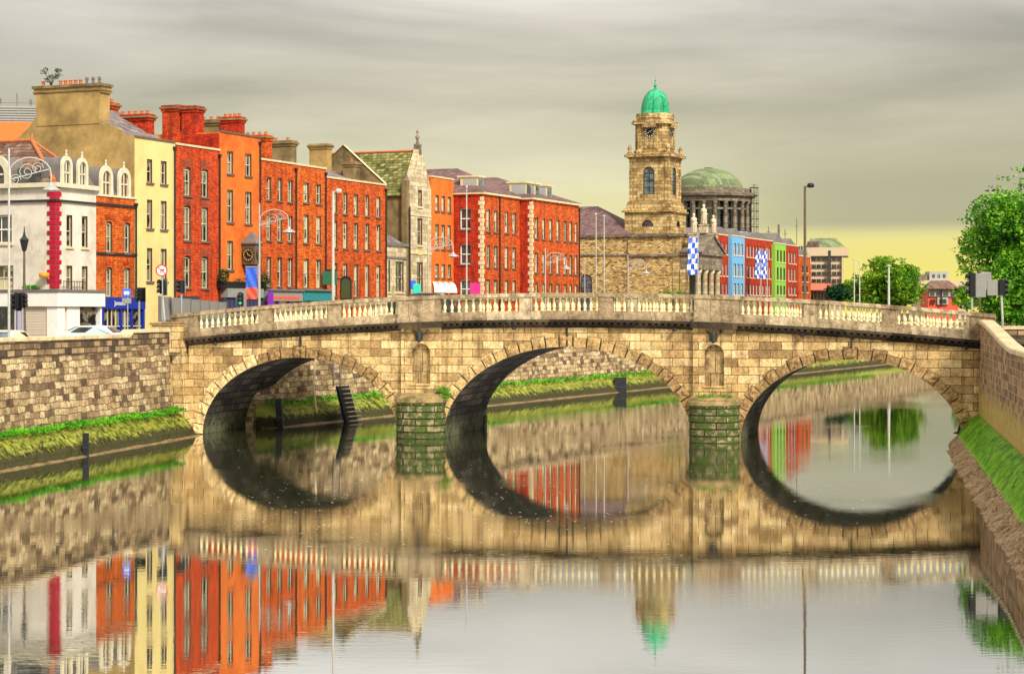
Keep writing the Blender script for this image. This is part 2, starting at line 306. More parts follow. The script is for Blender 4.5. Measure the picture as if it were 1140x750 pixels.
# water: almost still, greenish brown, long low ripples
def watermat():
    m, q, p = newmat('river_water')
    geo = q.n('ShaderNodeNewGeometry')
    pos = geo.outputs['Position']
    mp = q.n('ShaderNodeMapping', ins={'Vector': pos, 'Scale': (0.55, 2.6, 1.0), 'Rotation': (0, 0, radians(-8))})
    a = q.n('ShaderNodeTexNoise', ins={'Vector': mp.outputs[0], 'Scale': 1.6, 'Detail': 3.0, 'Roughness': 0.55})
    mp2 = q.n('ShaderNodeMapping', ins={'Vector': pos, 'Scale': (1.6, 5.0, 1.0), 'Rotation': (0, 0, radians(5))})
    b = q.n('ShaderNodeTexNoise', ins={'Vector': mp2.outputs[0], 'Scale': 2.2, 'Detail': 3.0, 'Roughness': 0.6})
    # breeze patches
    pn = q.n('ShaderNodeTexNoise', ins={'Vector': pos, 'Scale': 0.06, 'Detail': 4.0, 'Roughness': 0.6})
    patch = q.smooth(pn.outputs[0], 0.44, 0.62)
    sp = q.n('ShaderNodeSeparateXYZ', ins={0: pos})
    h = q.math('ADD', q.math('MULTIPLY', a.outputs[0], 0.6), q.math('MULTIPLY', q.math('MULTIPLY', b.outputs[0], patch), 0.95))
    bn = q.n('ShaderNodeBump', ins={'Strength': 1.0, 'Distance': 0.0014, 'Height': h})
    p.inputs['Base Color'].default_value = (0.030, 0.033, 0.012, 1)
    p.inputs['Roughness'].default_value = 0.005
    p.inputs['IOR'].default_value = 8.0
    p.inputs['Specular IOR Level'].default_value = 0.62
    q.t.links.new(bn.outputs[0], p.inputs['Normal'])
    # leaves, foam and dust afloat
    return m
M['water'] = watermat()

# ------------------------------------------------------------------ mesh builder
class MB:
    def __init__(s): s.v = []; s.f = []; s.mi = []; s.m = 0; s.x = None
    def mat(s, i): s.m = i; return s
    def xf(s, m): s.x = m; return s
    def add(s, vs, fs):
        b = len(s.v)
        if s.x is not None: vs = [tuple(s.x @ Vector(p)) for p in vs]
        s.v += [tuple(p) for p in vs]
        for f in fs: s.f.append(tuple(b + i for i in f)); s.mi.append(s.m)
        return s
    def box(s, x0, y0, z0, x1, y1, z1):
        return s.add([(x0, y0, z0), (x1, y0, z0), (x1, y1, z0), (x0, y1, z0), (x0, y0, z1), (x1, y0, z1), (x1, y1, z1), (x0, y1, z1)],
                     [(0, 3, 2, 1), (4, 5, 6, 7), (0, 1, 5, 4), (1, 2, 6, 5), (2, 3, 7, 6), (3, 0, 4, 7)])
    def prism(s, poly, axis, a, b):
        """extrude a 2D polygon along axis x, y or z"""
        n = len(poly)
        def P(p, t): return {'x': (t, p[0], p[1]), 'y': (p[0], t, p[1]), 'z': (p[0], p[1], t)}[axis]
        vs = [P(p, a) for p in poly] + [P(p, b) for p in poly]
        fs = [tuple(range(n))[::-1], tuple(range(n, 2 * n))] + [(i, (i + 1) % n, n + (i + 1) % n, n + i) for i in range(n)]
        return s.add(vs, fs)
    def lathe(s, prof, cx, cy, z0, seg=12, cap=True):
        vs = []; fs = []; n = len(prof)
        for r, z in prof:
            for k in range(seg): vs.append((cx + r * cos(2 * pi * k / seg), cy + r * sin(2 * pi * k / seg), z0 + z))
        for i in range(n - 1):
            for k in range(seg):
                k2 = (k + 1) % seg; fs.append((i * seg + k, i * seg + k2, (i + 1) * seg + k2, (i + 1) * seg + k))
        if cap: fs.append(tuple(range(seg))[::-1]); fs.append(tuple(range((n - 1) * seg, n * seg)))
        return s.add(vs, fs)
    def tube(s, pts, r, seg=6):
        pts = [Vector(p) for p in pts]; rs = r if isinstance(r, (list, tuple)) else [r] * len(pts)
        vs = []; fs = []
        for i, p in enumerate(pts):
            d = (pts[min(i + 1, len(pts) - 1)] - pts[max(i - 1, 0)]).normalized()
            a = d.orthogonal().normalized() if i == 0 else (pa - d * pa.dot(d)).normalized()
            pa = a; b = d.cross(a)
            for k in range(seg): vs.append(p + (a * cos(2 * pi * k / seg) + b * sin(2 * pi * k / seg)) * rs[i])
        for i in range(len(pts) - 1):
            for k in range(seg):
                k2 = (k + 1) % seg; fs.append((i * seg + k, i * seg + k2, (i + 1) * seg + k2, (i + 1) * seg + k))
        fs.append(tuple(range(seg))[::-1]); fs.append(tuple(range((len(pts) - 1) * seg, len(pts) * seg)))
        return s.add(vs, fs)
    def mesh(s, name, mats, smooth=False):
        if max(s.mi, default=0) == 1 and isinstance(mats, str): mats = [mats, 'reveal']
        me = bpy.data.meshes.new(name); me.from_pydata([tuple(p) for p in s.v], [], s.f)
        for m in (mats if isinstance(mats, (list, tuple)) else [mats]): me.materials.append(M[m] if isinstance(m, str) else m)
        me.polygons.foreach_set('material_index', s.mi)
        if smooth: me.polygons.foreach_set('use_smooth', [True] * len(s.f))
        me.update(); return me
    def obj(s, name, mats, parent=None, smooth=False, **kw):
        return link(name, s.mesh(name, mats, smooth), parent, **kw)

def link(name, data, parent=None, loc=None, rotz=None, label=None, cat=None, group=None, kind=None):
    o = bpy.data.objects.new(name, data); COL.objects.link(o)
    if parent: o.parent = parent
    if loc is not None: o.location = loc
    if rotz is not None: o.rotation_euler = (0, 0, rotz)
    if label: o['label'] = label
    if cat: o['category'] = cat
    if group: o['group'] = group
    if kind: o['kind'] = kind
    return o
def thing(name, label, cat, loc, rotz=0, group=None): return link(name, None, None, loc, rotz, label, cat, group)
def copy_tree(o, parent=None):
    c = o.copy(); COL.objects.link(c)
    if parent: c.parent = parent
    for ch in list(o.children): copy_tree(ch, c)
    return c
def recalc(o):
    import bmesh
    bm = bmesh.new(); bm.from_mesh(o.data); bmesh.ops.recalc_face_normals(bm, faces=bm.faces); bm.to_mesh(o.data); bm.free()
def bevel(o, w=0.02, seg=1):
    m = o.modifiers.new('bevel', 'BEVEL'); m.width = w; m.segments = seg; m.limit_method = 'ANGLE'
    return o

def text_mesh(name, body, size, parent, loc, rot, matname, ext=0.005):
    cu = bpy.data.curves.new(name, 'FONT'); cu.body = body; cu.size = size; cu.extrude = ext; cu.align_x = 'CENTER'; cu.align_y = 'CENTER'
    t = bpy.data.objects.new(name, cu); COL.objects.link(t)
    dg = bpy.context.evaluated_depsgraph_get(); me = bpy.data.meshes.new_from_object(t.evaluated_get(dg)); 
    bpy.data.objects.remove(t); me.materials.clear(); me.materials.append(M[matname])
    o = link(name, me, parent, loc); o.rotation_euler = rot; return o

# ------------------------------------------------------------------ places
def pt(px, py, Yd): return ((px - CX) / F * Yd, Yd, HC - (py - HY) / F * Yd)
def zat(py, Yd): return HC - (py - HY) / F * Yd
# bridge frame: u along the bridge, v across it (away from the camera)
TH = radians(13); BC = (2.9, 106.0)
BROT = -TH
# building line of the north quay
T = (0.387, 0.922); N = (0.922, -0.387); QO = (-22.7, 135.0); QROT = math.atan2(T[1], T[0]); G0 = 4.6
def sline(px, off=0.0):
    k = (px - CX) / F; x0 = QO[0] + N[0] * off; y0 = QO[1] + N[1] * off
    return (k * y0 - x0) / (T[0] - T[1] * k)
def qpt(s, off=0.0): return (QO[0] + T[0] * s + N[0] * off, QO[1] + T[1] * s + N[1] * off)

# ------------------------------------------------------------------ setting: water, banks
def wall_frame(x, y, dx, dy): return (x, y, 0.0), math.atan2(dy, dx)
MB().add([(-900, -120, 0), (900, -120, 0), (900, 700, 0), (-900, 700, 0)], [(0, 1, 2, 3)]).obj('river_water', 'water', kind='structure')
MB().add([(-900, -120, -2.5), (900, -120, -2.5), (900, 700, -2.5), (-900, 700, -2.5)], [(0, 1, 2, 3)]).obj('river_bed', 'mud', kind='structure')

def leftX(Yd, o=0.0): return -17.5 - 0.184 * (108.4 - Yd) - o
NQ0 = (-16.8, 110.0); ND = Vector((0.403, 0.915)).normalized()
def nq(s, o=0.0): return (NQ0[0] + ND.x * s - ND.y * o, NQ0[1] + ND.y * s + ND.x * o)
pl = [(leftX(-100, 1.6), -100), (leftX(109, 1.6), 109), nq(2, 1.6), nq(420, 1.6), (420, 640), (3500, 640), (3500, 7000), (-3500, 7000), (-3500, -100)]
MB().add([(x, y, G0) for x, y in pl], [tuple(range(len(pl)))]).obj('quay_ground', 'asphalt', kind='structure')
def rightX(Yd, o=0.0): return 22.6 - 0.18 * (101.5 - Yd) + o
SR = [(rightX(-100, 1.8), -100), (3500, -100), (3500, 640), (440, 640), (25.6 + 0.403 * 330, 112 + .915 * 330), (25.6, 112), (rightX(101.5, 1.8), 101.5)]
MB().add([(x, y, 4.95) for x, y in SR], [tuple(range(len(SR)))]).obj('south_quay_ground', 'asphalt', kind='structure')

# footway in front of the north quay terrace, raised on a kerb
k = MB(); k.box(-17, -3.2, G0 - 0.3, 66, 0.05, G0 + 0.12)
k.obj('pavement', 'paving', loc=(QO[0], QO[1], 0), rotz=QROT, kind='structure')
k = MB(); k.box(-60, 0, G0 - 0.3, 4.5, 2.2, G0 + 0.115)
k.obj('pavement', 'paving', loc=(leftX(108, 4.0), 108, 0), rotz=math.atan2(0.9835, 0.181), kind='structure')

def leaves(mb, cx, cy, cz, n, rx, ry, rz, size, shell=0.5):
    for _ in range(n):
        while True:
            x, y, z = (random.uniform(-1, 1) for _ in range(3)); r = x * x + y * y + z * z
            if r <= 1 and r >= shell * shell * random.random(): break
        p = Vector((cx + x * rx, cy + y * ry, cz + z * rz)); s = size * random.uniform(0.6, 1.4)
        a = Vector((random.gauss(0, 1), random.gauss(0, 1), random.gauss(0, .6))).normalized(); b = a.orthogonal().normalized()
        th = random.uniform(0, pi); b = (b * cos(th) + a.cross(b) * sin(th))
        mb.add([p - a * s, p - b * s * .55, p + a * s, p + b * s * .55], [(0, 1, 2, 3)])

# ---- quay walls: a thing each with footing, parapet and coping
def quay_wall(label, loc, rot, L, top, mats, ledge_h=1.45, step=1.0, coping_h=0.18, batter=0.25, x_start=0.0, ledge=True, tidal=0.10, lprof=None):
    """local x along the wall, river on -y; top(x) is the height of the wall"""
    t = thing('quay_wall', label, 'wall', loc, rot)
    n = int(L / step); xs = [x_start + (L - x_start) * i / n for i in range(n + 1)]
    w = MB(); p = MB(); c = MB()
    def strip(mb, f):
        vs = []; rows = [f(x) for x in xs]; m = len(rows[0])
        for x, r in zip(xs, rows): vs += [(x, a, b) for a, b in r]
        mb.add(vs, [(i * m + j, (i + 1) * m + j, (i + 1) * m + j + 1, i * m + j + 1) for i in range(n) for j in range(m - 1)])
        mb.add([(xs[0], a, b) for a, b in rows[0]], [tuple(range(m))]); mb.add([(xs[-1], a, b) for a, b in rows[-1]], [tuple(range(m))[::-1]])
    fy = 1.3 if ledge else 0.0
    strip(w, lambda x: [(fy + .02, -2), (fy, ledge_h - .1), (fy + batter, top(x) - 0.95), (fy + .8, top(x) - 0.95), (fy + .8, -2)])
    strip(p, lambda x: [(fy + batter - .03, top(x) - 0.947), (fy + batter - .03, top(x) - coping_h), (fy + batter + .45, top(x) - coping_h), (fy + batter + .45, top(x) - 0.947)])
    strip(c, lambda x: [(fy + batter - .10, top(x) - coping_h + .002), (fy + batter - .10, top(x) - .04), (fy + batter - .05, top(x)), (fy + batter + .52, top(x)), (fy + batter + .52, top(x) - coping_h + .002)])
    recalc(w.obj('wall', mats[0], t)); recalc(p.obj('parapet', mats[1], t)); recalc(c.obj('coping', mats[2], t))
    if ledge:
        rnd = random.Random(5); offs = [rnd.uniform(-.06, .06) for _ in xs]
        a = MB(); strip(a, (lambda x: [(yy_ + offs[int(x * 7 + q_) % len(offs)] * .5, zz_) for q_, (yy_, zz_) in enumerate(lprof)] + [(1.45, -.5)]) if lprof else lambda x: [(0.02 + offs[int(x * 7) % len(offs)], 0.06), (.12 + offs[int(x * 3) % len(offs)], 0.45), (.58, 1.0), (1.0, ledge_h - .18), (1.45, ledge_h), (1.45, -.5)])
        recalc(a.obj('footing', mats[3], t))
        b = MB(); strip(b, lambda x: [(-1.2, -.6), (-0.15, 0.03), (.10 + offs[int(x * 5) % len(offs)], tidal), (.9, tidal), (.9, -.6)])
        recalc(b.obj('tidal_step', 'ledge_dark', t))
    return t

def left_top(x):
    Yd = 40 + x * 0.9835
    return 5.30 if Yd < 86 else (5.68 if Yd < 103 else 5.92)
LW = wall_frame(leftX(40), 40, 0.181, 0.9835)
quay_wall('tall mottled stone quay wall with green algae footing left of the bridge', LW[0], LW[1], 70.0, left_top, ['quay', 'quay_top', 'coping', 'ledge'], step=0.5)
NW = wall_frame(NQ0[0], NQ0[1], ND.x, ND.y)
quay_wall('long mossy stone quay wall seen through the bridge arches', NW[0], NW[1], 330.0, lambda x: 5.5, ['quay', 'quay_top', 'coping', 'ledge'], step=1.5, x_start=7.0)
def right_top(x):
    Yd = 101.5 - x * .984
    t = min(1, max(0, (Yd - 79.0) / 21.0)); return 5.38 + 1.05 * t * t * (3 - 2 * t) * 0.4 + 1.05 * t * 0.6
RW = wall_frame(rightX(101.5), 101.5, -0.177, -0.984)
rw = quay_wall('brown damp quay wall with swept coping rising to the right end of the bridge', RW[0], RW[1], 150.0, right_top, ['quay_right', 'quay_right', 'coping', 'moss'], step=0.8, ledge_h=1.5, batter=0.1, coping_h=0.2, tidal=0.02, lprof=[(-.02, .12), (.38, .62), (.92, 1.35), (1.45, 1.5)])
SW = wall_frame(25.2 + .403 * 320, 112 + .915 * 320, -.403, -.915)
quay_wall('stone quay wall on the far bank upstream, behind the right arch', SW[0], SW[1], 320.0, lambda x: 5.7, ['quay_right', 'quay_right', 'coping', 'ledge'], step=2.0)

# gravel shore at the foot of the right wall
sh = MB(); rr = random.Random(3); n = 150
vs = []
for i in range(n + 1):
    x = i * 0.66; tp_ = .25 + .75 * min(1, x / 9)
    vs += [(x, -1.4 * tp_, -.35), (x, -.45 * tp_ + rr.uniform(-.14, .14), -.01), (x, -.1 + rr.uniform(-.08, .08), .20 + rr.uniform(-.06, .06)), (x, .22, .46 + rr.uniform(-.06, .06)), (x, .42, .60)]
sh.add(vs, [(i * 5 + j, i * 5 + j + 1, (i + 1) * 5 + j + 1, (i + 1) * 5 + j) for i in range(n) for j in range(4)])
for _ in range(2600):
    x = rr.uniform(4, 75); y = rr.uniform(-.4, .3); z = max(0, .27 + y * .8); r = rr.uniform(.03, .09)
    sh.add([(x - r, y, z), (x, y - r, z), (x + r, y, z), (x, y + r, z), (x, y, z + r * .8)], [(0, 1, 4), (1, 2, 4), (2, 3, 4), (3, 0, 4)])
sh.obj('gravel_shore', 'mud', loc=RW[0], rotz=RW[1], kind='stuff', label='strip of brown gravel and mud at the foot of the right wall', cat='gravel')

# weed growing on the footings
def blades(name, label, frame, x0, x1, n, prof, ln, wd, mat):
    """hanging strands that lie on the sloping footing; prof = [(y, z)] of the slope from top to bottom"""
    mb = MB(); r = random.Random(n)
    for _ in range(n):
        x = r.uniform(x0, x1); f = r.random() * (len(prof) - 1); i = int(f); f -= i
        (ya, za), (yb, zb) = prof[i], prof[i + 1]; y = ya + (yb - ya) * f; z = za + (zb - za) * f
        d = Vector((r.gauss(0, .12), yb - ya, zb - za)).normalized() * ln * r.uniform(.5, 1.5); w = wd * r.uniform(.6, 1.6); o = r.uniform(.006, .035)
        mb.add([(x - w, y - o, z + o * .5), (x + w, y - o, z + o * .5), (x + d.x + w * .3, y + d.y - o * .6, z + d.z), (x + d.x - w * .3, y + d.y - o * .6, z + d.z)], [(0, 1, 2, 3)])
    return mb.obj(name, mat, loc=frame[0], rotz=frame[1], kind='stuff', label=label, cat='weeds')
def weed(name, label, frame, x0, x1, n, y, z, size, mat, droop=0.0, ysp=.25, zsp=.18, clump=1.7):
    mb = MB(); r = random.Random(int(x1 * 10) + n)
    for _ in range(n):
        x = r.uniform(x0, x1)
        dens = 0.5 + 0.5 * sin(x * clump) * sin(x * .77 + 1.3)
        if r.random() > 0.45 + 0.55 * dens: continue
        hz = z + zsp * (dens - .3) * 1.2
        p = Vector((x, y + r.gauss(0, ysp), hz + r.gauss(0, zsp * .6))); s = size * r.uniform(.6, 1.5)
        a = Vector((r.gauss(0, 1), r.gauss(0, .7), r.gauss(0, .8) - droop)).normalized(); b = a.orthogonal().normalized()
        mb.add([p - a * s, p - b * s * .6, p + a * s, p + b * s * .6], [(0, 1, 2, 3)])
    return mb.obj(name, mat, loc=frame[0], rotz=frame[1], kind='stuff', label=label, cat='weeds')
weed('river_weed', 'green leafy weed along the top of the left wall footing', LW, 30, 70, 11000, 1.0, 1.42, .07, 'weed', zsp=.10)
blades('hanging_algae', 'yellow green algae hanging down the left wall footing', LW, 30, 70, 3000, [(1.0, 1.3), (.58, 1.0), (.2, .6)], .20, .028, 'weed_low')
weed('river_weed', 'green weed along the footing of the quay wall beyond the arches', NW, 8, 160, 12000, 1.0, 1.40, .10, 'weed', zsp=.10)
blades('hanging_algae', 'dark and yellow algae fringe along the far quay footing', NW, 8, 150, 6000, [(1.0, 1.3), (.58, 1.0), (.2, .6)], .22, .035, 'weed_low')
blades('river_weed', 'bright green weed sheet over the foot of the right wall', RW, 0, 62, 26000, [(1.3, 1.62), (.92, 1.35), (.38, .70)], .18, .022, 'weed_bright')

# ------------------------------------------------------------------ the bridge
BW = 9.0
def zc(u): return 6.1 - 1.0 * (u / 21.0) ** 2                 # underside of the cornice
ARCH = [(-15.05, 5.7, 4.32), (0.0, 6.8, 4.97), (15.05, 5.7, 4.38)]
bridge = thing('stone_bridge', 'three arched yellow stone bridge with pale balustrade across the river', 'bridge', (BC[0], BC[1], 0), BROT)
UE = 21.6
def bottom(u):
    for c, a, b in ARCH:
        if abs(u - c) < a: return b * sqrt(max(0, 1 - ((u - c) / a) ** 2))
    return -1.5
us = set([-UE, UE])
for c, a, b in ARCH:
    for i in range(57): us.add(round(c - a * cos(pi * i / 56), 4))
us |= {-8, 8}
us = sorted(us)
w = MB()
for y, flip in ((0.0, False), (BW, True)):
    for i in range(len(us) - 1):
        u0, u1 = us[i], us[i + 1]; mid = (u0 + u1) / 2; inside = any(abs(mid - c) < a for c, a, b in ARCH)
        b0, b1 = (bottom(u0), bottom(u1)) if inside else (-1.5, -1.5)
        if inside: b0 = max(b0, 0) if b0 > -1 else 0.0; b1 = max(b1, 0) if b1 > -1 else 0.0
        w.add([(u0, y, b0), (u1, y, b1), (u1, y, zc(u1) + .3), (u0, y, zc(u0) + .3)], [(3, 2, 1, 0) if flip else (0, 1, 2, 3)])
w.add([(-UE, 0, -1.5), (-UE, BW, -1.5), (-UE, BW, zc(UE)), (-UE, 0, zc(UE))], [(0, 1, 2, 3)])
w.add([(UE, 0, -1.5), (UE, BW, -1.5), (UE, BW, zc(UE)), (UE, 0, zc(UE))], [(3, 2, 1, 0)])
w.obj('spandrel_wall', 'ashlar', bridge)
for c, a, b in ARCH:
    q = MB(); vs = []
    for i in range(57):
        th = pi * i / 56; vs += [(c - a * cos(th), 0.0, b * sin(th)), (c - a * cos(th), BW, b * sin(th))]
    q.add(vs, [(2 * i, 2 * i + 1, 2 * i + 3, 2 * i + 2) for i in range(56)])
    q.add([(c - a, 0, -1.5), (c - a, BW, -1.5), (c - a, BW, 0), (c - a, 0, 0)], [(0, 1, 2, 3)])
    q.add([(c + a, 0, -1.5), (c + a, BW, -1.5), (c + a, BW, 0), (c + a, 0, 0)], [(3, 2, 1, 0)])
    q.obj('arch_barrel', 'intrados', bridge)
    # ring of wedge stones, every other one rock-faced and proud
    r = random.Random(int(c) + 50); ring = MB(); nv = 25 if a < 6 else 29
    for y0, sgn in ((0.0, -1), (BW, 1)):
        for j in range(nv):
            t0 = pi * j / nv + .006; t1 = pi * (j + 1) / nv - .006; rock = j % 2 == 0
            hgt = 0.64 if rock else 0.50; pr = (0.17 if rock else 0.05)
            P = []
            for t in (t0, t1):
                x = c - a * cos(t); z = b * sin(t); nx = -cos(t) / a; nz = sin(t) / b; l = sqrt(nx * nx + nz * nz); nx /= l; nz /= l
                P.append(((x + nx * .01, z + nz * .01), (x + nx * hgt, z + nz * hgt)))
            (A, B), (D, C) = P
            if max(A[1], D[1]) < 0.3: continue
            e = .05; qd = []
            for t in (pi * j / nv, pi * (j + 1) / nv):
                x = c - a * cos(t); z = b * sin(t); nx = -cos(t) / a; nz = sin(t) / b; l = sqrt(nx * nx + nz * nz); nx /= l; nz /= l
                qd += [(x + nx * .012, z + nz * .012), (x + nx * (hgt + .018), z + nz * (hgt + .018))]
            ring.m = 1; yb_ = y0 + sgn * .009
            ring.add([(qd[0][0], yb_, qd[0][1]), (qd[2][0], yb_, qd[2][1]), (qd[3][0], yb_, qd[3][1]), (qd[1][0], yb_, qd[1][1])], [(0, 1, 2, 3)]); ring.m = 0
            f0 = y0 - sgn * .02; f1 = y0 + sgn * pr * .35
            ring.add([(A[0], f0, A[1]), (D[0], f0, D[1]), (C[0], f0, C[1]), (B[0], f0, B[1]), (A[0], f1, A[1]), (D[0], f1, D[1]), (C[0], f1, C[1]), (B[0], f1, B[1])],
                     [(0, 1, 5, 4), (1, 2, 6, 5), (2, 3, 7, 6), (3, 0, 4, 7)] + ([] if rock else [(4, 5, 6, 7)]))
            if rock:   # irregular face of a 4x4 grid
                g4 = 4; vs = []
                for aa in range(g4 + 1):
                    for bb in range(g4 + 1):
                        fu, fv = aa / g4, bb / g4
                        px_ = (A[0] * (1 - fu) + D[0] * fu) * (1 - fv) + (B[0] * (1 - fu) + C[0] * fu) * fv
                        pz_ = (A[1] * (1 - fu) + D[1] * fu) * (1 - fv) + (B[1] * (1 - fu) + C[1] * fu) * fv
                        edge = aa in (0, g4) or bb in (0, g4)
                        vs.append((px_, f1 if edge else y0 + sgn * (pr * r.uniform(.35, 1.25)), pz_))
                ring.add(vs, [(aa * 5 + bb, (aa + 1) * 5 + bb, (aa + 1) * 5 + bb + 1, aa * 5 + bb + 1) for aa in range(4) for bb in range(4)])
        recalc(ring.obj('arch_ring', ['voussoir', 'cornice'], bridge)); ring = MB()

def along(mb, y0, y1, za, zb, u0, u1, n=None):
    """a course that follows the hump of the bridge"""
    n = n or max(2, int(abs(u1 - u0) / .8)); vs = []
    for i in range(n + 1):
        u = u0 + (u1 - u0) * i / n; z = zc(u); vs += [(u, y0, z + za), (u, y1, z + za), (u, y1, z + zb), (u, y0, z + zb)]
    fs = []
    for i in range(n):
        a = i * 4; b = a + 4
        for j in range(4): fs.append((a + j, a + (j + 1) % 4, b + (j + 1) % 4, b + j))
    fs += [(3, 2, 1, 0), (n * 4, n * 4 + 1, n * 4 + 2, n * 4 + 3)]
    mb.add(vs, fs)
PIL = 1.12; PC = 8.0
UL, UR = -22.6, 22.4
# pilasters with niches above the cutwaters, front and back
def arch_pts(cx, w, zs, n=8): return [(cx - w * cos(pi * i / n), zs + w * sin(pi * i / n)) for i in range(n + 1)]
for s in (-1, 1):
    for y0, sg in ((0, -1), (BW, 1)):
        p = MB(); yf = y0 + sg * .28; cx = s * PC; z0, zt = 1.95, zc(cx) + .12
        nw, zb, zs = .52, 2.95, 4.62     # niche half width, bottom, springing
        A = arch_pts(cx, nw, zs)
        L, R_ = cx - PIL, cx + PIL
        quads = [[(L, z0), (R_, z0), (R_, zb), (L, zb)], [(L, zb), (cx - nw, zb), (cx - nw, zs), (L, zs)], [(cx + nw, zb), (R_, zb), (R_, zs), (cx + nw, zs)]]
        for i in range(8):
            (xa, za), (xb, zb2) = A[i], A[i + 1]
            quads.append([(xa, za), (xb, zb2), (xb, zt), (xa, zt)])
        quads += [[(L, zs), (cx - nw, zs), (cx - nw, zt), (L, zt)], [(cx + nw, zs), (R_, zs), (R_, zt), (cx + nw, zt)]]
        for qd in quads: p.add([(x, yf, z) for x, z in qd], [(0, 1, 2, 3)])
        for x in (L, R_): p.add([(x, y0, z0), (x, yf, z0), (x, yf, zt), (x, y0, zt)], [(0, 1, 2, 3)])
        nb = [(cx - nw, zb)] + A + [(cx + nw, zb)]; yb = y0 + sg * .03
        for i in range(len(nb)):
            (xa, za), (xb, zb2) = nb[i], nb[(i + 1) % len(nb)]
            p.add([(xa, yf, za), (xb, yf, zb2), (xb, yb, zb2), (xa, yb, za)], [(0, 1, 2, 3)])
        p.m = 1; p.add([(x, yb, z) for x, z in nb], [tuple(range(len(nb)))])
        # fan of flutes in the niche head and a panel moulding
        for i in range(1, 8):
            (xa, za) = A[i]; p.add([(cx, yb + sg * .05, zs + .02), (xa * .97 + cx * .03 - .025, yb + sg * .09, za - .03), (xa * .97 + cx * .03 + .025, yb + sg * .09, za - .03)], [(0, 1, 2)])
        p.m = 0; p.box(cx - nw - .08, min(yf, yf + sg * .06), zb - .09, cx + nw + .08, max(yf, yf + sg * .06), zb - .001)
        p.box(L - .05, min(y0, y0 + sg * .34), 1.80, R_ + .05, max(y0, y0 + sg * .34), 2.02)
        recalc(p.obj('pilaster', ['ashlar', 'niche'], bridge))
        # cutwater: rounded nose with open joints, and a weathered sloping cap
        c = MB(); half = 1.32; nose = 1.15
        def plan(k, off=0.0):
            h = half + off; nn = nose + off
            return [(cx - h, y0 + sg * -.1)] + [(cx - h * cos(t_) , y0 + sg * (.25 + nn * sin(t_) ** .7)) for t_ in [pi * i / 10 for i in range(11)]] + [(cx + h, y0 + sg * -.1)]
        zz = -1.5; course = 0
        while zz < 1.9:
            off = 0.02 if course % 2 else -0.005
            c.prism(plan(0, off), 'z', zz, min(zz + .345, 1.95)); c.prism(plan(0, -.06), 'z', zz + .345, zz + .372)
            zz += .37; course += 1
        recalc(c.obj('cutwater', 'cutwater', bridge))
        cap = MB(); base = plan(0, .08); n = len(base)
        for lev, (zh, kk) in enumerate(((1.955, 1.0), (2.13, 1.0), (2.30, .7), (2.45, .25))):
            for x, y in base: cap.v.append((cx + (x - cx) * (kk * .2 + .8), y0 + (y - y0) * kk, zh + .01 * sin(x * 9)))
        for l in range(3):
            for i in range(n - 1): cap.f.append((l * n + i, l * n + i + 1, (l + 1) * n + i + 1, (l + 1) * n + i)); cap.mi.append(0)
        cap.f.append(tuple(range(3 * n, 4 * n))); cap.mi.append(0); cap.f.append(tuple(range(n))[::-1]); cap.mi.append(0)
        recalc(cap.obj('cutwater_cap', 'cap', bridge))
